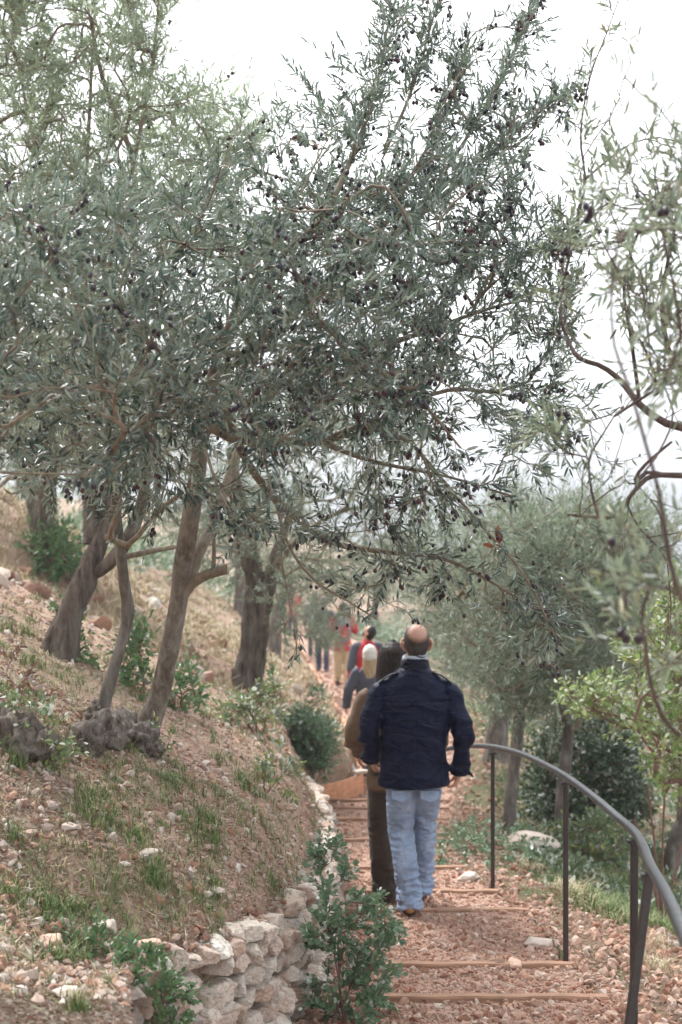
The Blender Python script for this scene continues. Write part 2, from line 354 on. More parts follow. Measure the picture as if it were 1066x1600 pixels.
# ------------------------------------------------------------------ terrain
XL = np.array([(-6, -.45), (3.6, -.5), (4.4, -.64), (4.9, -.71), (5.35, -.66), (5.6, -.47), (6.1, -.29), (7.0, -.13), (8, -.08), (9.5, -.06), (12, -.2), (14, -.32), (15.2, -.45), (16.4, .23), (18.5, .22), (25, -.09), (29.7, -.44), (36, -.86), (44, -1.35), (50, -1.9), (58, -2.0), (66, -1), (76, 1), (90, 4), (120, 12), (195, 30)])
XR = np.array([(-6, 1.3), (5, 1.3), (6.7, 1.25), (9, 1.18), (9.7, 1.08), (11, 1.0), (13, 1.05), (16, 1.3), (20, 1.7), (25, 1.75), (30, 1.5), (36, 1.2), (44, .7), (50, .2), (57, -1.7), (58, -1.9), (66, -.9), (76, 1.1), (90, 4.1), (120, 12.1), (195, 30.1)])
TOP = np.array([(-6, -.6), (3, -1.3), (4.4, -1.5), (4.9, -1.6), (5.35, -1.68), (5.6, -1.73), (6.1, -1.78), (7, -1.88), (8, -2.0), (9.5, -2.1), (12, -2.38), (14, -2.65), (15.2, -2.92), (16.4, -3.0)])
xlf = lambda Y: np.interp(Y, XL[:, 0], XL[:, 1]); xrf = lambda Y: np.interp(Y, XR[:, 0], XR[:, 1])
def pline(Y): return np.where(Y < 16, -1.6 - .1 * Y, -3.2 - .032 * (np.minimum(Y, 60) - 16)) - .06 * np.maximum(np.asarray(Y) - 60, 0) * (np.asarray(Y) < 1000)
def topf(Y): return np.where(Y < 16.4, np.interp(Y, TOP[:, 0], TOP[:, 1]), pline(Y) + .12)
BOARDS = [5.3, 6.0, 6.68, 7.38, 8.95, 9.66, 10.75, 12.35, 13.9, 14.9, 15.7]
def pathz(x, Y):
    Y = np.asarray(Y, float); z = pline(Y).copy() if Y.ndim else np.array(pline(Y))
    for a, b in zip(BOARDS, BOARDS[1:] + [17.2]):
        drop = min(.075, .8 * .1 * (b - a)); s, e = pline(np.array(a)) - drop, pline(np.array(b)) - .012
        z = np.where((Y >= a) & (Y < b), s + (e - s) * (Y - a) / (b - a), z)
    return z + .012 * n2(x, Y, 3.0, 3, 5) - .012
CTRL = np.array([(-.97, 6.8, -1.10), (-1.1, 4.6, -1.60), (-1.2, 5, -1.45), (-2, 10, -.97), (-.93, 14, -1.8), (-3.5, 17, -.46), (-4.8, 20, .4), (-1.56, 6.5, -.95), (-.62, 7.5, -1.38), (-.54, 9, -1.45), (-.37, 10, -1.8), (-1.1, 12, -1.35), (-.82, 22, -2.5), (-.5, 6.2, -1.62)])
def bank0(x, Y):
    d = np.maximum(xlf(Y) - x, 0)
    sl = np.interp(Y, [0, 8, 16, 40, 70, 100], [.55, .55, .58, .55, .35, .25])
    return topf(Y) + sl * np.minimum(d, 6) + .3 * np.clip(d - 6, 0, 24) + .12 * np.maximum(d - 30, 0), d
_r = CTRL[:, 2] - bank0(CTRL[:, 0], CTRL[:, 1])[0]
def bankz(x, Y):
    b, d = bank0(x, Y); num = 0; den = .25
    for (cx, cy, cz), r in zip(CTRL, _r):
        s = .35 + .06 * cy
        w = np.exp(-((x - cx) ** 2 + (Y - cy) ** 2 * .5) / (2 * s * s)); num = num + w * r; den = den + w
    amp = smooth(0, .3, d)
    return b + num / den * smooth(0, .35, d) + amp * (.035 * n2(x, Y, 1.6, 4, 11) + .012 * n2(x, Y, 9, 2, 12)) + .5 * smooth(15, 60, Y) * smooth(2, 8, d) * n2(x, Y, .13, 3, 13)
def slopez(x, Y):
    d = np.maximum(x - xrf(Y), 0)
    return pline(Y) - .03 - .12 * np.minimum(d, .7) - .34 * np.clip(d - .7, 0, 6) - .24 * np.clip(d - 6.7, 0, 60) + smooth(0, .3, d) * (.035 * n2(x, Y, 1.7, 4, 21) + .01 * n2(x, Y, 8, 2, 22)) + smooth(4, 20, d) * .6 * n2(x, Y, .15, 3, 23)
def G(x, Y):
    x, Y = np.broadcast_arrays(np.asarray(x, float), np.asarray(Y, float))
    return np.where(x < xlf(Y), bankz(x, Y), np.where(x > xrf(Y), slopez(x, Y), pathz(x, Y)))
_ys = 4.0 * (190 / 4.0) ** np.linspace(0, 1, 5000)
def gat(px, py):
    x = (px - 533) / F * _ys; z = (800 - py) / F * _ys; hit = np.nonzero(z <= G(x, _ys))[0]
    i = hit[0] if len(hit) else len(_ys) - 1
    return np.array([x[i], _ys[i], float(G(x[i], _ys[i]))])
def on(x, Y): return np.array([x, Y, float(G(x, Y))])

def rows():
    y = [-5, -2, 0, 2, 3]; c = 3.4
    while c < 192: y.append(c); c += max(.05, .011 * c if c < 20 else .02 * c)
    return np.array(y + [194])
def grid_mesh(name, X, Y, Z, mats, kind):
    g = Geo(); a, b = X.shape; i = np.arange(a - 1)[:, None] * b; j = np.arange(b - 1)[None]
    g.add(np.stack([X, Y, Z], -1).reshape(-1, 3), np.stack([i + j, i + j + 1, i + b + j + 1, i + b + j], -1).reshape(-1, 4))
    return tag(g.build(name, mats, sm=True), kind=kind)
R = rows()
dl = np.concatenate([[.03, .11], np.linspace(.14, 3, 60), 3 * (60 / 3) ** np.linspace(0, 1, 60)[1:]])
Yg, D = np.meshgrid(R, dl, indexing='ij'); Xg = xlf(Yg) - D; Zg = bankz(Xg, Yg)
Zg[:, 0] = pline(Yg[:, 0]) - .2
grid_mesh('hillside', Xg[:, ::-1], Yg[:, ::-1], Zg[:, ::-1], M['hillside'], 'structure')
dr = np.concatenate([[-.02], np.linspace(0, 3, 60), 3 * (90 / 3) ** np.linspace(0, 1, 60)[1:]])
Yg, D = np.meshgrid(R, dr, indexing='ij'); Xg = xrf(Yg) + D; Zg = slopez(Xg, Yg); Zg[:, 0] -= .3
grid_mesh('slope', Xg, Yg, Zg, M['slope'], 'structure')
Rp = np.sort(np.concatenate([R] + [[b - .008, b + .008] for b in BOARDS])); Rp = Rp[Rp < 192]
Yg, D = np.meshgrid(Rp, np.linspace(0, 1, 34), indexing='ij'); Xg = xlf(Yg) + D * (xrf(Yg) - xlf(Yg)); Zg = pathz(Xg, Yg)
Xg[:, 0] -= .03; Xg[:, -1] += .02; Zg[:, 0] -= .05; Zg[:, -1] -= .03
grid_mesh('path', Xg, Yg, Zg, M['pathm'], 'structure')

# ------------------------------------------------------------------ rocks
def ico(sub):
    import bmesh
    bm = bmesh.new(); bmesh.ops.create_icosphere(bm, subdivisions=sub, radius=1.0)
    v = np.array([q.co[:] for q in bm.verts]); f = np.array([[q.index for q in p.verts] for p in bm.faces]); bm.free(); return v, f
def rocks(n, sub, seed, planes=11, rough=.05):
    rng = np.random.default_rng(seed); v, f = ico(sub); out = []
    for i in range(n):
        N = unit(rng.normal(size=(planes, 3))); d = rng.uniform(.55, .92, planes)
        r = np.min(np.where(v @ N.T > .15, d / np.maximum(v @ N.T, .15), 9), 1); r = np.minimum(r, 1.1)
        r = r * (1 + rough * fbm(v * 3 + i * 7, 3, seed)); out.append(v * r[:, None])
    return out, f
def blocks(n, sub, seed):
    rng = np.random.default_rng(seed); v, f = ico(sub); out = []
    for i in range(n):
        N = np.vstack([np.eye(3), -np.eye(3)]) + rng.normal(0, .20, (6, 3)); N = unit(np.vstack([N, rng.normal(size=(4, 3))])); d = np.r_[rng.uniform(.60, .74, 6), rng.uniform(.78, .98, 4)]
        r = np.min(np.where(v @ N.T > .12, d / np.maximum(v @ N.T, .12), 9), 1); r = np.minimum(r, 1.12)
        r = r * (1 + .035 * fbm(v * 4 + i * 7, 4, seed) + .02 * ridged(v * 3 + i, seed)); out.append(v * r[:, None] * 1.18)
    return out, f
RK1, RF1 = rocks(8, 1, 1, 7, .0); RK2, RF2 = rocks(8, 2, 2, 9, .05); RK4, RF4 = blocks(12, 4, 3); RK5, RF5 = rocks(10, 4, 8, 13, .08)

# dry stone retaining wall
wall = empty('stone_wall', 'dry stone retaining wall of pale boulders curving along the left of the steps', 'stone wall', on(-.3, 6.4) - [0, 0, .4])
g = Geo(); rng = np.random.default_rng(5)
Ys = np.linspace(4.82, 15.0, 800); Xs = xlf(Ys); seg = np.concatenate([[0], np.cumsum(np.hypot(np.diff(Xs), np.diff(Ys)))])
zz = 0
row = 0; hb = .0
for course in range(8):
    h = rng.uniform(.085, .12) ; s = rng.uniform(0, .1)
    while s < seg[-1] - .1:
        w = rng.uniform(.05, .155) * (1.1 if course < 2 else 1); sc = s + w / 2; Y = np.interp(sc, seg, Ys); X = xlf(Y)
        Y2 = np.interp(sc + .08, seg, Ys); X2 = xlf(Y2); Y1 = np.interp(sc - .08, seg, Ys); X1 = xlf(Y1); tx = unit([X2 - X1, Y2 - Y1])
        zb = float(pline(np.array(Y))) - .06; top = float(topf(np.array(Y))) - .0
        z = zb + course * .082 + rng.uniform(-.02, .02); s += w * .93
        if z > top + .02: continue
        if z > top - .1 and rng.random() < .08: continue
        nx = np.array([tx[1], -tx[0]])                          # towards the path
        hh = rng.uniform(.036, .052)
        if rng.random() < .14 and s > 1.3: hh *= 1.6; w *= 1.35
        lean = (z - zb) * .10
        A = np.array([[tx[0], nx[0], 0], [tx[1], nx[1], 0], [0, 0, 1.]]) @ np.diag([w * .54, rng.uniform(.09, .13), hh])
        rr = rotm('Y', rng.uniform(-.35, .35)) @ rotm('Z', rng.uniform(-.35, .35)) @ rotm('X', rng.uniform(-.2, .2))
        off = nx * (-.02 - lean + rng.uniform(-.015, .02))
        g.inst(RK4[rng.integers(10)], RF4, (A @ rr)[None], np.array([[X + off[0], Y + off[1], z]]))
rebase(g.build('stonework', M['wallstone'], sm=False), wall)

def rock_thing(p, s, label, group=None, k=0, mat='stone', rz=0.3):
    g = Geo(); g.inst(RK5[k % 10], RF5, (rotm('Z', rz) @ np.diag(s))[None], np.zeros((1, 3)))
    o = g.build('rock', M[mat], sm=True); o.location = tuple(np.asarray(p) + [0, 0, s[2] * .35]); return tag(o, label, 'rock', group)
M['stone_pink'] = randmat('pink_limestone', [(.58, .38, .28), (.60, .42, .33)], .9, 14, .7, .015)
rock_thing(gat(78, 1478), (.065, .05, .035), 'pinkish orange block of rock lying at the left among grass above the wall', k=1, mat='stone_pink')
rock_thing(gat(105, 1555), (.055, .04, .02), 'flat pale grey slab of rock in the bottom left beside the green shrub', k=2, rz=-.5)
rock_thing(gat(228, 1485), (.06, .05, .04), 'pale pink rock half buried at the upper lip of the wall', k=3, mat='stone_pink')
rock_thing(gat(110, 1296), (.04, .03, .022), 'small pale grey stone on bare earth below the gnarled stump', k=4)
rock_thing(gat(233, 1338), (.05, .03, .022), 'flat whitish stone in the middle of the grassy bank', k=5)
rock_thing(gat(165, 1455), (.06, .05, .03), 'low pale rock just above the lower left green shrub', k=6)
rock_thing(gat(845, 1478), (.12, .08, .04), 'wide flat white rock at the right edge of the steps beside the second post', k=7)
rock_thing(gat(805, 1512) + [0, 0, 0], (.05, .05, .04), 'pink stone lump at the foot of the second rail post', k=8, mat='stone_pink')
rock_thing(gat(735, 1375), (.10, .07, .04), 'pale boulder beside the step to the right of the man with his jeans', k=9)
rock_thing(gat(825, 1328), (.28, .16, .13), 'weathered grey boulder under the trees to the right of the first rail post', k=0)
rock_thing(gat(950, 1345), (.16, .12, .11), 'dark mossy boulder next to the yellowish bush at right', k=2)
rock_thing(gat(560, 1216) , (.12, .08, .03), 'flat brown stone resting on the soil of the timber planter', k=3)
rock_thing(gat(338, 1395), (.045, .035, .02), 'small grey stone beside bare red soil near the wall', k=4)

# loose gravel on the path
def scatter_rocks(g, P, size, rng, flat=.6, TV=RK1, TF=RF1):
    k = rng.integers(0, len(TV), len(P)); Rm = rand_rot(len(P), rng)
    S = size[:, None] * rng.uniform(.6, 1.2, (len(P), 3)); S[:, 2] *= flat
    A = np.einsum('nij,nj->nij', Rm, S)
    for i in range(len(TV)):
        m = k == i
        if m.any(): g.inst(TV[i], TF, A[m], P[m])
def sample_view(n, rng, y0, y1, xa, xb, pw=1.6):
    Y = (y0 ** (1 - pw) + rng.random(n) * (y1 ** (1 - pw) - y0 ** (1 - pw))) ** (1 / (1 - pw)); u = rng.random(n)
    X = xa(Y) + u * (xb(Y) - xa(Y)); return X, Y
rng = np.random.default_rng(11); g = Geo()
X, Y = sample_view(30000, rng, 5.6, 40, lambda y: xlf(y) - .02, lambda y: xrf(y) + .1, 2.2)
sz = np.where(rng.random(len(X)) < .14, rng.uniform(.012, .030, len(X)), rng.uniform(.004, .012, len(X))) * np.maximum(1, Y / 12)
P = np.stack([X, Y, G(X, Y) + sz * .2], -1); scatter_rocks(g, P, sz, rng)
X, Y = sample_view(14000, rng, 5.4, 26, lambda y: xrf(y) - .05, lambda y: xrf(y) + .6 + 1.1 * rng.random(len(y)), 2.0)
sz = np.where(rng.random(len(X)) < .15, rng.uniform(.014, .04, len(X)), rng.uniform(.004, .013, len(X))) * np.maximum(1, Y / 12)
P = np.stack([X, Y, G(X, Y) + sz * .2], -1); scatter_rocks(g, P, sz, rng)
tag(g.build('gravel', M['gravel']), 'loose pinkish gravel and chips covering the steps and verge', None, None, 'stuff')
g = Geo()
X, Y = sample_view(42000, rng, 3.4, 26, lambda y: -.26 * y, lambda y: xlf(y) - .02, 2.0)
m = (X < xlf(Y)) & (n2(X, Y, 1.1, 3, 31) + .4 * rng.random(len(X)) > -.15); X, Y = X[m], Y[m]
sz = np.where(rng.random(len(X)) < .1, rng.uniform(.012, .032, len(X)), rng.uniform(.003, .010, len(X))) * np.maximum(1, Y / 9)
P = np.stack([X, Y, G(X, Y) + sz * .15], -1); scatter_rocks(g, P, sz, rng)
X, Y = sample_view(3500, rng, 8, 40, lambda y: xrf(y) + .8, lambda y: .26 * y + 1, 2.0)
sz = rng.uniform(.008, .03, len(X)) * np.maximum(1, Y / 10)
P = np.stack([X, Y, G(X, Y) + sz * .15], -1); scatter_rocks(g, P, sz, rng)
X, Y = sample_view(260, rng, 12, 45, lambda y: -.26 * y, lambda y: xlf(y) - .5, 1.6)
sz = rng.uniform(.04, .13, len(X)); P = np.stack([X, Y, G(X, Y) + sz * .1], -1); scatter_rocks(g, P, sz, rng, .6, RK2, RF2)
tag(g.build('rubble', M['rubble']), 'pale limestone rubble strewn over the hillside', None, None, 'stuff')
# litter: dry leaves, chips and sticks
g = Geo()
LV = np.array([[0, -.5, 0], [.28, 0, .08], [0, .5, 0], [-.28, 0, .06]]); LF = np.array([[0, 1, 2], [0, 2, 3]])
X, Y = sample_view(36000, rng, 3.4, 22, lambda y: -.26 * y, lambda y: xlf(y) - .02, 2.0)
m = X < xlf(Y); X, Y = X[m], Y[m]
X2, Y2 = sample_view(9000, rng, 5.8, 20, lambda y: xlf(y), lambda y: xrf(y) + 2.5, 2.0); X = np.r_[X, X2]; Y = np.r_[Y, Y2]
n = len(X); L = rng.uniform(.012, .045, n) * np.maximum(1, Y / 10); a = rng.random(n) * 6.28; W = rng.uniform(.25, .9, n) * .4
ca, sa = np.cos(a), np.sin(a); Z0 = np.zeros(n); tilt = rng.normal(0, .25, n)
A = np.stack([np.stack([ca * L * W, -sa * L, Z0], -1), np.stack([sa * L * W, ca * L, Z0], -1), np.stack([tilt * L, tilt * L * .6, L], -1)], 1)
g.inst(LV, LF, A, np.stack([X, Y, G(X, Y) + .006], -1))
tag(g.build('leaf_litter', M['litter']), 'dry leaves, bark chips and twigs littering the ground', None, None, 'stuff')
# grass
def blades(g, P, H, rng, bend=.5, w=.0022, spread=.5):
    n = len(P); a = rng.random(n) * 6.28; d = np.stack([np.cos(a), np.sin(a), np.zeros(n)], -1); s = np.stack([-np.sin(a), np.cos(a), np.zeros(n)], -1)
    lean = rng.uniform(.05, spread, n)[:, None]; bd = rng.uniform(.1, bend, n)[:, None]; up = np.array([0, 0, 1.])
    H = H[:, None]; W = (w * np.maximum(1, P[:, 1] / 8))[:, None] * rng.uniform(.7, 1.4, (n, 1))
    p0 = P; p1 = P + H * .5 * (up + d * lean); p2 = P + H * (up * (1 - .4 * bd) + d * (lean + bd))
    v = np.stack([p0 - s * W, p0 + s * W, p1 - s * W * .8, p1 + s * W * .8, p2], 1)
    b = (np.arange(n) * 5)[:, None, None]
    q = np.array([[0, 1, 3, 2]])[None] + b; t = np.array([[2, 3, 4]])[None] + b
    c = g.c; g.add(v.reshape(-1, 3), q.reshape(-1, 4)); g.l.append((t.reshape(-1, 3) + c).ravel()); g.n.append(np.full(n, 3)); g.m.append(np.zeros(n, int))
def tufts(g, X, Y, nb, hmin, hmax, rng, spreadr=.035, **k):
    r = np.abs(rng.normal(0, spreadr, (len(X), nb))); a = rng.random((len(X), nb)) * 6.28
    x = (X[:, None] + r * np.cos(a)).ravel(); y = (Y[:, None] + r * np.sin(a)).ravel()
    h = (rng.uniform(hmin, hmax, len(X))[:, None] * rng.uniform(.4, 1.1, (len(X), nb))).ravel()
    blades(g, np.stack([x, y, G(x, y) - .005], -1), h, rng, **k)
g = Geo()
X, Y = sample_view(2400, rng, 3.9, 24, lambda y: -.26 * y, lambda y: xlf(y) - .06, 1.9)
m = (X < xlf(Y) - .03) & (n2(X, Y, 1.3, 3, 41) + .35 * rng.normal(size=len(X)) > .22) & (rng.random(len(X)) < smooth(3.4, 7.0, Y)); tufts(g, X[m], Y[m], 18, .03, .095, rng, .045, w=.0017)
pts = np.array([gat(px + rng.normal(0, 10), py + rng.normal(0, 6)) for px, py in [(280, 1215), (275, 1225), (320, 1290), (325, 1300), (90, 1180), (60, 1190), (20, 1200), (250, 1370), (240, 1385), (230, 1370), (330, 1400), (90, 1420), (70, 1435), (110, 1425), (85, 1500), (120, 1490), (180, 1290), (215, 1310), (380, 1230), (405, 1215), (360, 1195), (395, 1240), (130, 1280), (20, 1310), (345, 1330), (150, 1250), (30, 1400), (120, 1585), (300, 1060), (20, 990), (40, 980), (60, 1040), (260, 1110)] for _ in range(4)])
tufts(g, pts[:, 0], pts[:, 1], 22, .05, .12, rng, .04)
X, Y = sample_view(2600, rng, 9, 30, lambda y: xrf(y) + .5, lambda y: .26 * y + .8, 1.8)
m = (n2(X, Y, .9, 3, 42) + .3 * rng.normal(size=len(X)) > .0); tufts(g, X[m], Y[m], 24, .06, .16, rng, .07)
tag(g.build('grass', M['grass']), 'thin green grass growing in patches over bank and slope', None, None, 'stuff')
g = Geo()
X, Y = sample_view(1500, rng, 3.9, 30, lambda y: -.26 * y, lambda y: xlf(y) - .05, 1.4)
m = (X < xlf(Y) - .03) & (n2(X, Y, 1.0, 3, 43) + .35 * rng.normal(size=len(X)) > .25) & (rng.random(len(X)) < smooth(3.6, 7.5, Y)); tufts(g, X[m], Y[m], 12, .03, .09, rng, .05, bend=.9)
X, Y = sample_view(1000, rng, 5.6, 24, lambda y: xrf(y) + .45, lambda y: xrf(y) + .9 + 1.3 * rng.random(len(y)), 1.8)
m = n2(X, Y, 1.4, 3, 51) + .25 * rng.normal(size=len(X)) > -.05; X, Y = X[m], Y[m]
tufts(g, X, Y, 18, .06, .14, rng, .06, bend=.9, spread=.9)
X, Y = sample_view(1500, rng, 14, 60, lambda y: -.26 * y, lambda y: xlf(y) - .2, 1.4)
tufts(g, X, Y, 14, .10, .22, rng, .12, bend=.9, w=.003)
X, Y = sample_view(500, rng, 11, 40, lambda y: xrf(y) + .4, lambda y: .26 * y + .8, 1.5)
tufts(g, X, Y, 14, .06, .15, rng, .1, bend=.9)
tag(g.build('dry_grass', M['dry_grass']), 'straw coloured dry grass on verge and hillside', None, None, 'stuff')

# ------------------------------------------------------------------ step boards and edging
def board(a, b, h, w, name, label, group, mat='wood', zt=None, posts=True, cat='step board'):
    a = np.asarray(a, float); b = np.asarray(b, float); L = np.linalg.norm(b - a); d = (b - a) / L
    n = np.array([-d[1], d[0], 0]); n = n / np.linalg.norm(n); u = np.cross(d, n)
    g = Geo(); K = 14; sec = np.array([(-.5, -.5), (.5, -.5), (.5, .42), (.42, .5), (-.42, .5), (-.5, .42)]); V = []
    for i in range(K + 1):
        p = (i / K - .5) * L; wob = .003 * math.sin(i * 1.7 + L * 9)
        for q in sec: V.append([p, q[0] * w + wob, q[1] * h + wob * .6])
    i = np.arange(K)[:, None] * 6; j = np.arange(6)[None]; j2 = (j + 1) % 6
    g.add(V, np.stack([i + j, i + 6 + j, i + 6 + j2, i + j2], -1).reshape(-1, 4)); g.add(V[:6], [[0, 1, 2, 3, 4, 5]]); g.add(V[-6:], [[5, 4, 3, 2, 1, 0]])
    o = g.build(name, M[mat]); mid = (a + b) / 2
    o.matrix_world = Matrix(((d[0], n[0], u[0], mid[0]), (d[1], n[1], u[1], mid[1]), (d[2], n[2], u[2], mid[2] - h / 2), (0, 0, 0, 1)))
    return tag(o, label, cat, group)
bl = {6.0: 'step board below the bottom edge beside the leafy shrub', 6.68: 'lowest step board in the photo, ending left of the leaning rail post', 7.38: 'wooden step board ending at the foot of the second rail post',
      8.95: 'step board under the nearer foot of the man in jeans', 9.66: 'reddish step board ending at the foot of the first rail post', 10.75: 'step board just beyond the brown trousers, its raised end right of the jeans',
      12.35: 'third step board counting back from the woman\'s brown shoe', 13.9: 'step board halfway between the woman\'s shoe and the planter', 14.9: 'step board next below the timber planter', 15.7: 'farthest step board, at the corner of the timber planter', 5.3: 'step board outside the lower edge'}
for y in BOARDS[1:]:
    xa = float(xlf(y)) - .02; xb = float(xrf(y)) - .02 + (.02 if y < 9 else -.05 if y > 10 else 0); z = float(pline(np.array(y)))
    board((xa, y - .01, z + .005), (xb, y + .0, z + .0), .1 if y < 8 or 10 < y < 11 or 8.5 < y < 9.2 else .08, .055, 'step_board', bl[y], 'wooden boards holding the gravel steps')
pz = lambda y: float(pline(np.array(y)))
board((-.46, 15.15, pz(15.2) + .17), (-.06, 15.85, pz(15.85) + .17), .23, .045, 'planter_board', 'left wooden board of the planter edging beside the rocky wall', 'timber planter boards', 'wood_new', cat='edging board')
board((-.057, 15.855, pz(15.85) + .17), (.24, 16.38, pz(16.4) + .19), .23, .045, 'planter_board', 'right wooden board of the planter edging, beside the woman\'s trousers', 'timber planter boards', 'wood_new', cat='edging board')
EB = [(.24, 16.42), (.225, 18.5), (.08, 21.7), (-.09, 25), (-.44, 29.7), (-.86, 36), (-1.35, 44), (-1.9, 50)]
el = ['edging board starting at the planter corner behind the woman\'s arm', 'edging board beside the big bush', 'edging board above the big bush', 'edging board level with the white cap', 'edging board left of the hiker in khaki trousers', 'edging board at the dark trouser legs', 'farthest edging board in the haze']
for (a, b, l) in zip(EB, EB[1:], el):
    d = unit(np.array([b[0] - a[0], b[1] - a[1]])) * .01
    board((a[0], a[1], pz(a[1]) + .11), (b[0] - d[0], b[1] - d[1], pz(b[1]) + .11), .14, .05, 'edging_board', l, 'boards edging the far path', 'wood_new', cat='edging board')

# ------------------------------------------------------------------ handrail
rail = empty('handrail', 'dark curved steel handrail on slim posts along the right of the steps', 'handrail', on(1.2, 7.0))
RP = [at(690, 1172, 11.2), at(725, 1166, 10.6), at(770, 1167, 9.75), at(815, 1178, 8.9), at(850, 1194, 8.2), at(884, 1213, 7.5), at(925, 1243, 6.75), at(965, 1277, 6.1), at(992, 1301, 5.65), at(1006, 1325, 5.25), at(1016, 1352, 4.75), at(1040, 1395, 4.15), at(1068, 1458, 3.6), at(1120, 1580, 2.9)]
g = Geo(); tube(g, curve(RP, .05), .0185, 14); rebase(g.build('rail', M['metal_rail'], sm=True), rail)
def post(top, foot, w=.028):
    g = Geo(); t = np.asarray(top); f = np.asarray(foot); P = np.array([f, t]); d = unit(t - f)
    ux = unit(np.cross(d, [0, -1, 0])); uy = np.cross(d, ux); A = np.stack([ux, uy, d], 1)
    for s in (1,):
        prof = []
        for k in range(12):
            an = (k + .5) / 12 * 2 * math.pi; c, q = math.cos(an), math.sin(an); e = .5 * w
            prof.append((e * np.sign(c) * abs(c) ** .4, e * np.sign(q) * abs(q) ** .4))
        V = [f + A @ [x, y, 0] for x, y in prof] + [t + A @ [x, y, 0] for x, y in prof]
        g.add(V, [[k, (k + 1) % 12, 12 + (k + 1) % 12, 12 + k] for k in range(12)]); g.add(V[12:], [list(range(12))])
    rebase(g.build('post', M['metal'], sm=False), rail)
    g = Geo(); box(g, t + [0, 0, -.004], (.055, .03, .012)); rebase(g.build('bracket', M['metal']), rail)
post(at(770, 1176, 9.75), (at(770, 800, 9.75)[0], 9.75, G(1.05, 9.75) - .1))
post(at(884, 1223, 7.5), (at(884, 800, 7.5)[0], 7.5, G(1.18, 7.5) - .1))
post(at(991, 1313, 5.62), (at(990, 800, 5.62)[0] + .0, 5.62, G(1.16, 5.6) - .15), .03)
post(at(1015, 1366, 4.72), (.865, 4.60, -2.15), .03)
post(at(1093, 1525, 3.2), (.8, 3.2, -2.0), .03)

# ------------------------------------------------------------------ leaves, twigs, trees
def leaf_tpl(kind='olive'):
    if kind == 'olive':
        st = [(0, 0, 0), (.25, .088, .012), (.6, .095, .0), (.88, .045, -.03)]; tip = (1, 0, -.06)
    elif kind == 'far':
        st = [(0, 0, 0), (.45, .13, .01)]; tip = (1, 0, -.03)
    else:
        st = [(0, 0, 0), (.2, .18, .02), (.55, .27, .0), (.85, .16, -.04)]; tip = (1, 0, -.07)
    V = [(0, 0, 0)]; Fc = []
    for y, w, z in st[1:]: V += [(-w, y, z + w * .35), (0, y, z), (w, y, z + w * .35)]
    V.append((tip[1], tip[0], tip[2])); n = len(st) - 1
    T = [(0, 2, 1), (0, 3, 2)]
    for k in range(n - 1):
        a = 1 + 3 * k; b = a + 3; T += [(a, a + 1, b + 1), (a, b + 1, b), (a + 1, a + 2, b + 2), (a + 1, b + 2, b + 1)]
    a = 1 + 3 * (n - 1); e = len(V) - 1; T += [(a, a + 1, e), (a + 1, a + 2, e)]
    return np.array(V, float), np.array(T)
LT = {k: leaf_tpl(k) for k in ('olive', 'far', 'broad')}
def leaves(g, P, D, N, L, kind='olive', wide=1.0):
    tv, tf = LT[kind]; D = unit(D); X = unit(np.cross(D, N)); N = np.cross(X, D)
    A = np.stack([X * (L * wide)[:, None], D * L[:, None], N * L[:, None]], 2)
    g.inst(tv, tf, A, P)
def perp(D, rng):
    r = rng.normal(size=D.shape); return unit(np.cross(D, r))
def twigs(gl, gb, P, D, L, rng, spacing=.018, leaf=.052, kind='olive', droop=.15, up=.2, r=.0016, ang=.75, nseg=4, ends=None, wide=1.0, bark_mi=0, bare=.12, flat=.6):
    """a batch of leafy twigs: base points P, directions D, lengths L; pairs of leaves all along"""
    n = len(P); D = unit(D); side = perp(D, rng)
    c = rng.normal(0, .18, (n, 1)); t = np.linspace(0, 1, nseg + 1)[None, :, None]
    poly = P[:, None] + L[:, None, None] * (D[:, None] * t + side[:, None] * c[:, None] * t ** 2 + np.array([0, 0, 1.]) * (up - droop) * t ** 2 * .6)
    if gb is not None:
        for q in poly: tube(gb, q, np.linspace(r, r * .45, nseg + 1), 3, bark_mi, cap=False)
    k = np.maximum(2, (L * (1 - bare) / spacing).astype(int)); idx = np.repeat(np.arange(n), k)
    start = np.repeat(np.cumsum(k) - k, k); s = (np.arange(len(idx)) - start + .5) / k[idx] * (1 - bare) + bare
    f = s * nseg; i = np.minimum(f.astype(int), nseg - 1); w = (f - i)[:, None]
    pos = poly[idx, i] * (1 - w) + poly[idx, i + 1] * w; tan = unit(poly[idx, i + 1] - poly[idx, i])
    out1 = perp(tan, rng)
    for sg in (1, -1):
        m = rng.random(len(idx)) < .93; o = out1[m] * sg + rng.normal(0, .2, (m.sum(), 3)); tn = tan[m]; a = ang * rng.uniform(.6, 1.3, (m.sum(), 1))
        d = unit(tn * np.cos(a) + o * np.sin(a) + np.array([0, 0, -.08]))
        N = unit(np.cross(np.cross(d, tn + 1e-3), d) * (1 - flat) + np.array([0, 0, 1.]) * flat + rng.normal(0, .35, d.shape))
        l = leaf * rng.uniform(.6, 1.15, m.sum()) * np.clip(1.25 - s[m] * .45, .5, 1.1)
        leaves(gl, pos[m], d, N, l, kind, wide)
    tipd = unit(poly[:, -1] - poly[:, -2]); leaves(gl, poly[:, -1], tipd, unit(rng.normal(size=tipd.shape) + [0, 0, 1]), leaf * rng.uniform(.5, .9, n), kind, wide)
    if ends is not None: ends.append((pos, tan))
    return poly

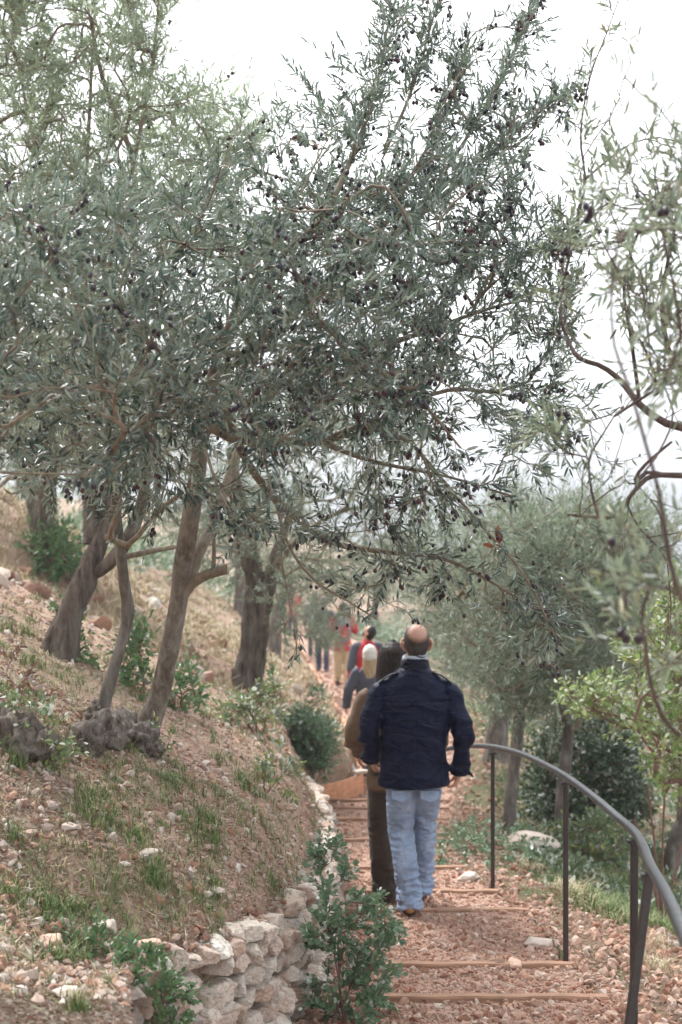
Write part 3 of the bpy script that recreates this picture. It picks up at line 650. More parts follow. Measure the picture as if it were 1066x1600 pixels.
class Tree:
    """limbs by hand, the rest of the crown grown towards attractor points"""
    def __init__(s, rng, step=.06): s.N = []; s.T = []; s.par = []; s.rad = []; s.br = []; s.rng = rng; s.step = step
    def limb(s, pts, r0, r1, geo=None, k=10, mi=0, lump=.08, grow=True):
        c = curve(pts, s.step); R = np.linspace(r0, r1, len(c)) if np.isscalar(r0) else np.interp(np.linspace(0, 1, len(c)), np.linspace(0, 1, len(r0)), r0)
        if geo is not None: tube(geo, c, R, k, mi, lump=lump, seed=len(s.N))
        if grow:
            b = len(s.N); T = frames(c)[0]
            for i, (p, t, r) in enumerate(zip(c, T, R)): s.N.append(p); s.T.append(t); s.par.append(b + i - 1 if i else -1); s.rad.append(r)
        return c
    def grow(s, A, curl=.35, grav=0.0, maxd=9, jitter=.02):
        N = list(s.N); T = list(s.T); base = np.array(N)
        d0 = np.array([np.linalg.norm(base - a, axis=1).min() for a in A]); A = A[np.argsort(d0)]
        cap = len(N) + len(A) * 40; arr = np.zeros((cap, 3)); ta = np.zeros((cap, 3)); arr[:len(N)] = N; ta[:len(N)] = T; n = len(N); n0 = n
        par = list(s.par); s.branches = []
        for a in A:
            v = a - arr[:n]; dist = np.linalg.norm(v, axis=1)
            cosv = np.einsum('ij,ij->i', v, ta[:n]) / np.maximum(dist, 1e-6)
            cost = dist * (1.35 - .5 * np.clip(cosv, -1, 1)); i = int(np.argmin(cost)); d = dist[i]
            if d < .05 or d > maxd: continue
            p0 = arr[i]; c1 = p0 + ta[i] * d * curl + s.rng.normal(0, .04, 3) * d; m = max(2, int(d / s.step)); t = np.linspace(0, 1, m + 1)[1:, None]
            q = (1 - t) ** 2 * p0 + 2 * (1 - t) * t * (c1) + t ** 2 * a + np.array([0, 0, 1.]) * grav * d * t * t
            q = q + s.rng.normal(0, jitter, q.shape) * s.step * 2
            if n + m > cap: break
            pts = np.vstack([p0, q]); tt = unit(np.diff(pts, axis=0))
            arr[n:n + m] = q; ta[n:n + m] = tt; par += [i] + list(range(n, n + m - 1)); s.branches.append((i, n, n + m)); n += m
        s.arr = arr[:n]; s.ta = ta[:n]; s.n0 = n0
        cnt = np.zeros(n); 
        for (i, a, b) in s.branches: cnt[b - 1] += 1
        for j in range(n - 1, n0 - 1, -1):
            if par[j] >= 0: cnt[par[j]] += cnt[j]
        s.cnt = cnt; return s
    def skin(s, gb, r=.0028, ex=.42, mi=0, k=5, rmax=.03):
        for (i, a, b) in s.branches:
            P = np.vstack([s.arr[i], s.arr[a:b]]); R = np.minimum(rmax, r * np.maximum(s.cnt[a:b], 1) ** ex); R = np.r_[R[0], R]
            tube(gb, P, R, k if R[0] > .006 else 4, mi, cap=False)
    def leafy(s, gl, gb, per=3, tl=(.12, .28), frac=.65, tip=.25, trop=(0, 0, .2), spread=.8, ends=None, keep=None, **kw):
        rng = s.rng; P = []; D = []; L = []
        for (i, a, b) in s.branches:
            m = b - a; lo = int(m * (1 - frac))
            js = a + lo + rng.integers(0, max(1, m - lo), per); 
            for j in js: P.append(s.arr[j]); D.append(s.ta[j] * 1.0 + unit(np.cross(s.ta[j], rng.normal(size=3))) * spread * rng.uniform(.6, 1.2) + np.array(trop)); L.append(rng.uniform(*tl))
            P.append(s.arr[b - 1]); D.append(s.ta[b - 1] + np.array(trop) * .6); L.append(tip * rng.uniform(.7, 1.2))
        P = np.array(P); D = np.array(D); L = np.array(L)
        if keep is not None: m = keep(P); P, D, L = P[m], D[m], L[m]
        return twigs(gl, gb, P, D, L, rng, ends=ends, **kw)
def inpoly(px, py, poly):
    poly = np.asarray(poly, float); r = np.zeros(len(px), bool); j = len(poly) - 1
    for i in range(len(poly)):
        a, b = poly[i], poly[j]
        c = ((a[1] > py) != (b[1] > py)) & (px < (b[0] - a[0]) * (py - a[1]) / (b[1] - a[1] + 1e-9) + a[0]); r ^= c; j = i
    return r
def crown_points(rng, n, poly, Yc, half, dens=None):
    poly = np.asarray(poly, float); x0, y0 = poly.min(0); x1, y1 = poly.max(0); out = []
    while len(out) < n:
        px = rng.uniform(x0, x1, 4000); py = rng.uniform(y0, y1, 4000); m = inpoly(px, py, poly)
        if dens is not None: m &= rng.random(4000) < dens(px, py)
        px, py = px[m], py[m]; Y = Yc(px, py) + half(px, py) * rng.uniform(-1, 1, len(px))
        out += list(np.stack([(px - 533) / F * Y, Y, (800 - py) / F * Y], -1))
    return np.array(out[:n])
a_ = np.linspace(0, 2 * math.pi, 9)[:-1]; zz_ = np.array([-.82, -.3, .3, .82]); rr_ = np.sqrt(1 - zz_ ** 2)
OV = np.vstack([[[r * math.cos(a), r * math.sin(a), z] for a in a_] for r, z in zip(rr_, zz_)] + [[[0, 0, -1], [0, 0, 1]]])
OFq = [[i * 8 + j, i * 8 + (j + 1) % 8, i * 8 + 8 + (j + 1) % 8, i * 8 + 8 + j] for i in range(3) for j in range(8)]
OFt = [[32, (j + 1) % 8, j] for j in range(8)] + [[33, 24 + j, 24 + (j + 1) % 8] for j in range(8)]
def olive_geo(M3, P):
    g = Geo(); n = len(P); v = np.einsum('nij,kj->nki', M3, OV) + P[:, None]; o = (np.arange(n) * 34)[:, None, None]
    g.add(v.reshape(-1, 3), (np.array(OFq)[None] + o).reshape(-1, 4)); g.l.append((np.array(OFt)[None] + o).ravel()); g.n.append(np.full(n * 16, 3)); g.m.append(np.zeros(n * 16, int)); return g
def make_olives(root, ends, n, rng, box_=None, single=100, size=1.0, area=None, gb=None):
    P = np.concatenate([e[0] for e in ends]); T = np.concatenate([e[1] for e in ends])
    px = 533 + P[:, 0] / P[:, 1] * F; py = 800 - P[:, 2] / P[:, 1] * F
    m = (px > -30) & (px < 1100) & (py > -30)
    if area is not None: m &= area(px, py)
    P = P[m]; T = T[m]; c = rng.choice(len(P), n // 2, replace=False); out = []
    for i in c:
        for q in range(rng.choice([1, 1, 2, 3, 4])):
            out.append(P[i] + T[i] * rng.uniform(-.035, .035) + np.array([rng.normal(0, .010), rng.normal(0, .010), -.018 - rng.random() * .012]))
    P = np.array(out)[:n]; n = len(P)
    ax = unit(rng.normal(0, .35, (n, 3)) + [0, 0, 1]); u = unit(np.cross(ax, [0, 1, 0])); w = np.cross(ax, u); s = rng.uniform(.85, 1.12, (n, 1)) * size
    M3 = np.stack([u * .0088 * s, w * .0088 * s, ax * .0112 * s], 2)
    order = np.argsort(P[:, 1]); k = order[:single]; rest = order[single:]
    me = None; base = np.array(root.location)
    for i in k:
        if me is None:
            o = olive_geo(np.diag([.0088, .0088, .0112])[None] * size, np.zeros((1, 3))).build('olive', M['olive'], sm=True); me = o.data
        else: o = bpy.data.objects.new('olive', me); SC.collection.objects.link(o)
        o.parent = root; o.location = tuple(P[i] - base); o.rotation_euler = tuple(Vector(ax[i]).to_track_quat('Z', 'Y').to_euler())
    if len(rest): tag(rebase(olive_geo(M3[rest], P[rest]).build('olives', M['olive'], sm=True), root), kind='stuff')

# ---- the main olive tree over the steps
def pl(l): return [at(*q) for q in l]
rng = np.random.default_rng(21)
MT = empty('olive_tree', 'large twin-stemmed olive tree laden with black olives, arching over the path', 'olive tree', gat(180, 1165))
t = Tree(rng); gt = Geo(); gs = Geo()
b1 = gat(222, 1160); y1 = b1[1]
t1 = curve([b1 - [0, 0, .08], b1 + [.01, 0, .04], at(250, 1085, y1), at(275, 965, y1 - .05), at(288, 870, y1 - .1), at(303, 780, y1 - .2), at(314, 690, y1 - .3), at(330, 600, y1 - .4), at(352, 520, y1 - .55)])
g = Geo(); q = np.linspace(0, 1, len(t1)); tube(g, t1, np.interp(q, [0, .05, .12, .4, .42, .75, 1], [.10, .080, .053, .047, .052, .040, .026]), 18, lump=.05, seed=3)
for px, py, s in ((262, 1010, .02), (285, 925, .03), (270, 985, .014)):
    pp = at(px, py, y1 - .07); g.inst(RK2[1], RF2, (np.diag([s, s, s * .8]))[None], pp[None])
rebase(g.build('trunk', M['bark_smooth'], sm=True), MT)
b2 = gat(150, 1140); y2 = b2[1]
t2 = curve([b2 - [0, 0, .06], at(165, 1090, y2), at(188, 1010, y2), at(200, 960, y2), at(193, 900, y2 - .05), at(184, 820, y2 - .1), at(180, 740, y2 - .2), at(174, 670, y2 - .3), at(170, 590, y2 - .4), at(160, 500, y2 - .6)])
g = Geo(); q = np.linspace(0, 1, len(t2)); tube(g, t2, np.interp(q, [0, .08, .2, .28, .3, .33, .7, 1], [.05, .034, .028, .030, .038, .027, .024, .016]), 14, lump=.14, seed=9)
rebase(g.build('trunk', M['bark'], sm=True), MT)
# gnarled stump: a burl of lumps and roots
g = Geo(); c = gat(165, 1160)
for (px, py, s) in ((215, 1148, (.10, .10, .08)), (168, 1142, (.10, .10, .10)), (138, 1150, (.08, .09, .08)), (188, 1130, (.08, .08, .08)), (232, 1160, (.07, .08, .05)), (150, 1120, (.05, .06, .09))):
    v, f = ico(4); pp = gat(px, py + 20); d = v * s; v = v * (1 + .25 * fbm(v * 3.2 + px, 4, 5) + .20 * ridged(v * [3.2, 3.2, 1.8] + px, 6))[:, None]
    g.add(v * s + pp + [0, 0, s[2] * .5], f)
for k in range(0):
    a = k / 14 * 6.28; p0 = c + [.12 * math.cos(a) * 1.4, .08 * math.sin(a), .10]; x1, yy = p0[0] + .22 * math.cos(a) * 1.3, p0[1] + .2 * math.sin(a)
    tube(g, curve([p0, p0 + [.1 * math.cos(a), .09 * math.sin(a), -.02], [x1, yy, float(G(x1, yy)) - .02]], .03), np.array([.045, .02]) if False else .028, 7, lump=.5, seed=k)
rebase(g.build('stump', M['stump'], sm=True), MT)
gl = Geo(); gb = Geo()
for p in (t1, t2): t.limb(p[int(len(p) * .62):], .03, .02)
Lm = t.limb
Lm(pl([(283, 935, y1 - .07), (300, 912, y1 - .08), (325, 897, y1 - .1), (356, 889, y1 - .12)]), .03, .026, gb, 12, grow=False, lump=.1)
g = Geo(); e = at(356, 889, y1 - .12); tube(g, np.array([e + [-.001, 0, 0], e + [.0015, 0, 0]]), [.0262, .0262], 12)
cut = g
Lm(pl([(292, 920, y1 - .05), (308, 870, y1), (330, 825, y1 + .1), (347, 780, y1 + .2), (375, 700, y1 + .3), (420, 620, y1 + .3), (480, 540, y1 + .1)]), .034, .014, gb)
Lm(pl([(333, 895, y1 - .1), (335, 860, y1 - .1), (333, 800, y1 - .05), (330, 770, y1)]), .012, .008, gb)
Lm(pl([(203, 855, y2 - .08), (185, 846, y2 - .12), (172, 838, y2 - .2), (178, 815, y2 - .3), (190, 780, y2 - .3)]), .014, .01, gb)
Lm(pl([(165, 838, y2 - .15), (200, 851, y2 - .2), (228, 822, y2 - .3), (255, 792, y2 - .5), (285, 770, y2 - .8)]), .015, .009, gb)
LIMBS = [
 ([(320, 660, 6.4), (380, 690, 6.4), (440, 688, 6.3), (500, 690, 6.2), (580, 670, 6.1), (640, 690, 6.0)], .028, .008),
 ([(330, 600, 6.4), (400, 540, 6.3), (480, 470, 6.3), (600, 380, 6.4), (700, 300, 6.4), (790, 220, 6.5), (872, 152, 6.6)], .026, .004),
 ([(352, 520, 6.2), (430, 440, 6.1), (510, 330, 6.1), (560, 220, 6.2), (590, 130, 6.3), (612, 5, 6.4)], .022, .003),
 ([(510, 400, 6.1), (580, 380, 6.2), (640, 280, 6.3), (690, 190, 6.4), (722, 100, 6.5), (735, 60, 6.5)], .014, .003),
 ([(640, 350, 6.3), (700, 260, 6.5), (745, 190, 6.6), (790, 110, 6.7), (828, 15, 6.8)], .012, .003),
 ([(600, 240, 6.2), (640, 150, 6.3), (668, 60, 6.3), (690, -20, 6.3)], .009, .003),
 ([(470, 480, 6.3), (560, 540, 6.2), (660, 520, 6.1), (740, 490, 6.1), (820, 470, 6.2), (880, 478, 6.2)], .018, .003),
 ([(500, 690, 6.2), (600, 650, 6.0), (700, 610, 6.0), (800, 620, 6.1), (880, 650, 6.2)], .014, .003),
 ([(420, 770, 6.5), (470, 815, 6.4), (520, 848, 6.3), (600, 862, 6.2), (690, 872, 6.1), (760, 905, 6.0), (858, 965, 5.9)], .018, .003),
 ([(350, 640, 6.4), (385, 720, 6.5), (430, 780, 6.5), (470, 815, 6.4)], .02, .016),
 ([(430, 780, 6.5), (450, 850, 6.3), (490, 905, 6.1), (545, 940, 6.0), (590, 968, 5.9)], .009, .003),
 ([(440, 790, 6.4), (440, 870, 6.1), (450, 930, 6.0), (462, 990, 5.9), (464, 1030, 5.9)], .006, .002),
 ([(500, 690, 6.2), (580, 720, 6.0), (700, 745, 5.9), (800, 775, 5.9)], .012, .003),
 ([(650, 700, 6.2), (700, 760, 6.0), (760, 830, 5.9), (820, 900, 5.8), (870, 1000, 5.8)], .009, .003),
 ([(170, 620, 6.3), (110, 600, 6.0), (50, 602, 5.7), (-20, 625, 5.5), (-90, 640, 5.3)], .028, .02),
 ([(165, 560, 6.2), (130, 470, 5.7), (80, 400, 5.3), (30, 350, 5.1), (-40, 330, 5.0)], .018, .004),
 ([(165, 560, 6.2), (230, 490, 5.8), (280, 400, 5.5), (320, 330, 5.3), (340, 280, 5.2)], .018, .004),
 ([(320, 640, 6.3), (270, 620, 5.5), (220, 660, 4.9), (170, 710, 4.5), (130, 745, 4.3)], .018, .004),
 ([(320, 650, 6.3), (350, 600, 5.6), (390, 640, 5.1), (410, 700, 4.8), (425, 770, 4.6)], .016, .004),
 ([(340, 560, 6.3), (380, 460, 5.8), (450, 390, 5.4), (520, 330, 5.2), (580, 290, 5.1)], .018, .004),
 ([(340, 560, 6.3), (430, 540, 5.7), (540, 560, 5.3), (640, 610, 5.2), (720, 700, 5.2)], .016, .004),
 ([(60, 602, 5.7), (20, 660, 5.2), (-20, 720, 4.9)], .012, .004),
 ([(320, 700, 6.4), (340, 760, 6.0), (360, 800, 5.6), (370, 840, 5.4)], .008, .003),
]
for p, r0, r1 in LIMBS: t.limb(pl(p), r0, r1, gb, 8)
POLY = [(-60, 300), (60, 330), (200, 300), (300, 290), (330, 230), (420, 200), (470, 185), (500, 140), (560, 170), (555, 20), (585, -40), (640, -40), (680, 60), (690, 100), (715, 70), (740, 100), (745, 170), (800, 30), (835, -5), (830, 80), (800, 150), (880, 130), (905, 150), (850, 230), (800, 290), (860, 320), (890, 380), (860, 440), (890, 480), (895, 560), (870, 600), (905, 640), (880, 700), (850, 680), (840, 740), (790, 740), (770, 790), (700, 790), (720, 840), (780, 860), (860, 930), (880, 1010), (830, 1000), (760, 930), (680, 900), (600, 880), (610, 950), (590, 990), (560, 960), (500, 930), (500, 860), (430, 830), (330, 800), (260, 790), (150, 770), (60, 730), (-60, 760)]
yc = lambda px, py: 5.95 - .55 * smooth(420, 60, px) + .35 * smooth(300, 0, py) + .2 * smooth(800, 1000, py)
hf = lambda px, py: 1.1 * smooth(900, 500, px) * smooth(60, 380, py) * smooth(860, 720, py) + .25
def dn(px, py):
    d = np.ones(len(px)); d *= np.where((py < 290), .36, 1); d *= np.where((px < 430) & (py < 420), .8, 1); d *= np.where((py > 690) & (px > 300) & (px <= 600), .27, 1); d *= np.where((py > 690) & (px > 600), .5, 1); d *= np.where((px > 640) & (py > 290), .55, 1)
    d *= np.where((py > 720) & (px < 330), .45, 1); return d
A = crown_points(rng, 840, POLY, yc, hf, dn)
t.grow(A); t.skin(gb, .0022, .40)
ends = []
t.leafy(gl, gb, per=3, tl=(.10, .26), tip=.24, trop=(.05, 0, .12), ends=ends, leaf=.051, spacing=.0175, wide=1.0)
# leafy shoots straight on the thin limbs
P, D, L = [], [], []
for li, (p, r0, r1) in enumerate(LIMBS):
    c = curve(pl(p), .035); T = frames(c)[0]
    for j in range(int(len(c) * .5), len(c)):
        if rng.random() < (.16 if li in (10, 11) else .9 if li in (8, 12, 13) else .75): P.append(c[j]); D.append(T[j] + perp(T[j][None], rng)[0] * .7 + [0, 0, .15]); L.append(rng.uniform(.08, .2))
for li, f0 in ((1, .55), (2, .5), (3, .45), (4, .4), (5, .3)):
    c = curve(pl(LIMBS[li][0]), .022); T = frames(c)[0]
    for j in range(int(len(c) * f0), len(c)):
        e = 1 - (j - len(c) * f0) / (len(c) * (1 - f0)); P.append(c[j]); D.append(T[j] + perp(T[j][None], rng)[0] * .38 + [0, 0, .1]); L.append(rng.uniform(.10, .20) * (.55 + .6 * e))
twigs(gl, gb, np.array(P), np.array(D), np.array(L), rng, ends=ends, leaf=.053, wide=1.05)
rebase(gb.build('branches', M['twig'], sm=True), MT)
rebase(cut.build('cut_end', M['cut_wood']), MT)
rebase(gl.build('crown', M['olive_leaf']), MT)
make_olives(MT, ends, 3300, rng, area=lambda px, py: ((px > 420) | (rng.random(len(px)) < .35)) & (n2(px, py, .012, 2, 8) > -.15), size=.93)
g = Geo()
for (px, py, d, l) in ((790, 828, (-.3, 0, -1), .07), (784, 820, (-.05, 0, -1), .06), (760, 850, (1, 0, -.25), .05)):
    leaves(g, at(px - 6, py, 5.9)[None], np.array([d], float), np.array([[0.2, -1, .3]]), np.array([l]), 'broad', .8)
tag(rebase(g.build('withered_leaf', simple('withered_leaf', (.30, .10, .05), .6, .3, 60)), MT), 'curled rust brown withered leaves')

# ---- generic crown tree
def olive_tree(label, trunks, limbs, poly, yc, hf, n, rng, leaf=.06, per=3, barkm='bark', leafm='olive_leaf_mid', kind='far', group=None, lump=.12, tl=(.15, .35), spacing=.03, step=.1, dens=None, trop=(0, 0, .2), br=.004, wide=1.0, base=None, name='olive_tree', cat='olive tree', olives=0, twigr=.0022, trunkk=14, tubes=True, frac=.65):
    root = empty(name, label, cat, base if base is not None else trunks[0][0][0], group=group); t = Tree(rng, step)
    for pts, R in trunks:
        c = curve(pts, .06); g = Geo(); q = np.linspace(0, 1, len(c)); tube(g, c, np.interp(q, np.linspace(0, 1, len(R)), R), trunkk, lump=lump, seed=int(rng.integers(99)))
        rebase(g.build('trunk', M[barkm], sm=True), root); t.limb(c[int(len(c) * .5):], R[-1], R[-1])
    gb = Geo(); gl = Geo(); ends = []
    for pts, r0, r1 in limbs: t.limb(pts, r0, r1, gb, 8)
    A = crown_points(rng, n, poly, yc, hf, dens); t.grow(A); t.skin(gb, br, .42, rmax=.05)
    t.leafy(gl, gb if tubes else None, per=per, tl=tl, tip=tl[1], trop=trop, ends=ends, leaf=leaf, spacing=spacing, kind=kind, r=twigr, wide=wide, frac=frac)
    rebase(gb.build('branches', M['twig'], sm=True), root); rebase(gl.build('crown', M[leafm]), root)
    if olives: make_olives(root, ends, olives, rng, single=0, size=1.1)
    return root
K = lambda v: (lambda px, py: np.full(len(px), float(v)))
rng = np.random.default_rng(33)
# leaning old tree on the left, its pale crown fills the upper left
b = gat(88, 1022); y = b[1]
LT_ = olive_tree('old forked olive tree leaning right on the bank, its pale crown at upper left', [
  ([b - [0, 0, .1], at(112, 950, y), at(140, 890, y), at(163, 820, y + .1), at(165, 740, y + .2), at(150, 640, y + .3), at(140, 540, y + .4)], [v * y / F for v in (33, 21, 16, 12, 10, 8, 6)]),
  ([at(128, 905, y), at(170, 880, y - .05), at(205, 835, y - .1), at(225, 770, y), at(235, 690, y), at(250, 600, y)], [v * y / F for v in (9, 11, 9, 8, 6, 5)]),
  ([at(140, 850, y + .05), at(145, 790, y + .1), at(128, 710, y + .2), at(95, 630, y + .3)], [v * y / F for v in (10, 9, 8, 7)])],
  [(pl([(140, 560, y + .4), (110, 420, y + .4), (60, 250, y + .4), (20, 60, y + .4)]), .024, .006),
   (pl([(140, 560, y + .4), (170, 420, y + .2), (210, 250, y + .2), (240, 90, y + .2), (250, -40, y + .2)]), .024, .006),
   (pl([(250, 600, y), (290, 450, y), (330, 330, y), (370, 240, y)]), .024, .006),
   (pl([(140, 540, y + .4), (130, 380, y + .6), (140, 180, y + .6), (150, -30, y + .6)]), .024, .006),
   (pl([(210, 250, y + .2), (160, 120, y), (130, -30, y)]), .02, .006),
   (pl([(195, 870, y), (270, 855, y + .1), (330, 850, y + .3), (370, 862, y + .5)]), .02, .008)],
  [(-80, -60), (260, -60), (255, 30), (245, 90), (270, 120), (330, 150), (365, 160), (400, 205), (405, 240), (350, 300), (420, 400), (420, 600), (330, 640), (-80, 640)],
  lambda px, py: np.full(len(px), y + .3), lambda px, py: 1.2 * smooth(-60, 500, py) + .5, 600, rng, leaf=.062, leafm='olive_leaf_pale', kind='olive', spacing=.023, tl=(.15, .34), step=.1, trop=(0, 0, .5),
  barkm='bark_old', dens=lambda px, py: np.where(py > 420, .35, 1.0), olives=200, per=3, lump=.2, wide=1.05)
# old furrowed trunk in the middle distance
b = gat(390, 1088); y = b[1]
OC = olive_tree('old olive tree with thick furrowed trunk left of the big round bush', [
  ([b - [0, 0, .12], at(388, 1050, y), at(395, 1000, y), at(402, 950, y), at(398, 900, y), at(388, 860, y), at(375, 790, y), at(360, 700, y)], [v * y / F for v in (34, 25, 19, 18, 16, 13, 10, 7)]),
  ([at(405, 1010, y), at(412, 960, y - .05), at(417, 920, y - .05), at(432, 870, y), at(455, 800, y)], [v * y / F for v in (11, 12, 11, 8, 6)])],
  [(pl([(388, 860, y), (350, 780, y), (300, 740, y - .3), (250, 700, y - .5)]), .05, .015), (pl([(417, 900, y), (470, 840, y - .2), (530, 800, y - .4), (600, 790, y - .4)]), .05, .012),
   (pl([(432, 870, y), (450, 920, y - .3), (455, 960, y - .6), (430, 1000, y - .6)]), .02, .008)],
  [(230, 620), (640, 620), (680, 780), (660, 880), (600, 930), (520, 900), (470, 930), (500, 1000), (450, 1010), (430, 940), (350, 900), (280, 860), (220, 780)],
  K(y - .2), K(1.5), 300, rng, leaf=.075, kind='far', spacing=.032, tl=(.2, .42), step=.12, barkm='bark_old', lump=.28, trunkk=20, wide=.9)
# far-left pair
b = gat(62, 868); y = b[1]; s = y / F
olive_tree('dark squat olive tree highest on the left hillside, beside a thin pole-like stem', [([b - [0, 0, .1], at(66, 830, y), at(72, 780, y), at(76, 740, y), at(70, 680, y), at(60, 600, y)], [19*s, 16*s, 15*s, 14*s, 11*s, 8*s])],
  [(pl([(76, 740, y), (110, 690, y), (130, 620, y)]), .1, .04), (pl([(72, 780, y), (30, 740, y - .3), (0, 760, y - .6)]), .05, .02)],
  [(-60, 500), (260, 500), (260, 720), (180, 760), (110, 740), (-60, 745)], K(y), K(1.5), 160, rng, leaf=.10, spacing=.05, tl=(.3, .5), step=.2, barkm='bark_old', wide=.9, br=.008, lump=.2)
b = gat(50, 836); y = b[1] + .3; s = y / F
olive_tree('thin straight stemmed olive tree left of the squat dark one on the hillside', [([on(b[0], y) - [0, 0, .1], at(50, 790, y), at(47, 740, y), at(44, 680, y), at(40, 600, y)], [9*s, 8*s, 8*s, 7*s, 5*s])],
  [], [(-40, 520), (110, 520), (110, 700), (-40, 720)], K(y), K(1.0), 60, rng, leaf=.10, spacing=.05, tl=(.3, .5), step=.2, wide=.9, br=.006)

# ---- trees to the right of the steps
rng = np.random.default_rng(44)
def rtree(label, base_px, path, R, limbs, poly, half, n, **kw):
    b = gat(*base_px); y = b[1]; s = y / F
    L_ = [(pl([(px, py, y + dy) for px, py, dy in l]), r0 * s, r1 * s) for l, r0, r1 in limbs]
    return olive_tree(label, [([b - [0, 0, .12]] + [at(px, py, y) for px, py in path], [r * s for r in R])], L_, poly, K(y), K(half), n, rng, **kw)
GR = 'olive trees below the steps on the right'
far = dict(leaf=.080, spacing=.036, tl=(.22, .45), step=.14, wide=.85, br=.005, group=GR)
rtree('hazy olive tree with two dark trunks, right behind the first rail post', (772, 1192), [(778, 1140), (788, 1100), (792, 1070), (790, 1030), (770, 980)], [24, 18, 14, 13, 11, 7],
  [([(785, 1120, 0), (800, 1090, .2), (812, 1055, .3), (830, 1000, .3)], 10, 5), ([(790, 1060, 0), (740, 1010, 0), (700, 960, 0), (660, 920, 0)], 9, 3), ([(775, 990, 0), (800, 900, 0), (830, 840, 0), (850, 780, 0)], 7, 2)],
  [(640, 880), (700, 830), (760, 790), (840, 770), (920, 810), (930, 900), (900, 990), (860, 1050), (800, 1080), (740, 1060), (690, 1040), (660, 980)], 1.6, 420, **far)
rtree('slender olive tree with straight grey trunk, rising just right of the first rail post', (793, 1312), [(797, 1250), (806, 1180), (812, 1110), (810, 1050), (800, 990)], [12, 10, 9.5, 9, 8, 5],
  [([(812, 1110, 0), (835, 1070, 0), (860, 1020, 0), (880, 960, 0)], 6, 2), ([(810, 1050, 0), (760, 990, 0), (740, 930, 0)], 6, 2), ([(810, 1050, 0), (850, 930, 0), (900, 830, 0)], 6, 2)],
  [(700, 900), (760, 830), (850, 790), (950, 800), (980, 880), (960, 960), (900, 1040), (860, 1100), (800, 1110), (740, 1050)], 1.2, 330, **far)
rtree('olive tree with brown forked trunk between the second and third rail posts', (873, 1322), [(878, 1250), (885, 1180), (888, 1140), (880, 1100), (868, 1060)], [12, 10, 9.5, 9, 8, 5],
  [([(888, 1140, 0), (910, 1120, 0), (935, 1080, 0), (960, 1000, 0), (980, 900, 0)], 8, 2), ([(880, 1100, 0), (870, 1020, 0), (890, 930, 0)], 6, 2)],
  [(810, 930), (850, 850), (930, 800), (1010, 800), (1040, 880), (1030, 1000), (990, 1060), (930, 1100), (880, 1110), (820, 1080)], 1.2, 330, **far)
rtree('dark leaning olive tree at the right border behind the rail', (1046, 1368), [(1056, 1320), (1072, 1270), (1085, 1200), (1080, 1120)], [17, 14, 12, 11, 8],
  [([(1080, 1120, 0), (1050, 1040, 0), (1030, 960, 0), (1020, 880, 0)], 6, 2), ([(1060, 1290, 0), (1063, 1200, -.1), (1055, 1140, -.2)], 4, 2)],
  [(960, 850), (1040, 800), (1120, 800), (1140, 1150), (1080, 1160), (1010, 1100), (960, 1000)], 1.0, 80, **far)
# hazy trees further on, copies of three builds
def far_tree(seed, label, p, H, Wd, base_h, n, leafm='olive_leaf_mid', group='hazy trees beyond the path'):
    rg = np.random.default_rng(seed); root = empty('distant_tree', label, 'tree', (0, 0, 0), group=group); t = Tree(rg, .2); g = Geo(); gl = Geo(); gb = Geo()
    c = curve([(0, 0, -.3), (.05, 0, base_h * .5), (rg.normal(0, .15), 0, base_h), (rg.normal(0, .3), 0, H * .6)], .2); tube(g, c, np.linspace(.2, .07, len(c)), 10, lump=.15, seed=seed)
    g.build('trunk', M['bark_old'], root, sm=True); t.limb(c[len(c) // 2:], .07, .05)
    for k in range(6):
        a = k * 1.05 + rg.random(); t.limb([c[-3 - k % 3], (Wd * .45 * math.cos(a), Wd * .45 * math.sin(a), H * .62), (Wd * .8 * math.cos(a), Wd * .8 * math.sin(a), H * .75)], .05, .02, gb, 6)
    q = unit(rg.normal(size=(n * 3, 3))) * (rg.random((n * 3, 1)) ** .45); q = q * [Wd, Wd, (H - base_h) * .55] + [0, 0, base_h + (H - base_h) * .5]
    q = q[(n2(q[:, 0], q[:, 1] + q[:, 2], .7, 2, seed) > -.35)][:n]; t.grow(q); t.skin(gb, .008, .42)
    t.leafy(gl, None, per=3, tl=(.3, .6), tip=.5, trop=(0, 0, .2), leaf=.15, spacing=.07, kind='far', wide=.8)
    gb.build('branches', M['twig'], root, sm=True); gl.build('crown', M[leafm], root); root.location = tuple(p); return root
def copy_thing(o, p, rz, s, label):
    c = o.copy(); SC.collection.objects.link(c); c.location = tuple(p); c.rotation_euler = (0, 0, rz); c.scale = (s, s, s); c['label'] = label
    for ch in list(o.children):
        d = ch.copy(); SC.collection.objects.link(d); d.parent = c
    return c
ft = [far_tree(1, 'faint round tree in haze behind the man in the red jacket', on(3.2, 42), 4.6, 2.6, 1.2, 170), far_tree(2, 'faint tree over the distant red figure beside the far path', on(-2.9, 40), 4.2, 2.2, 1.4, 150)]
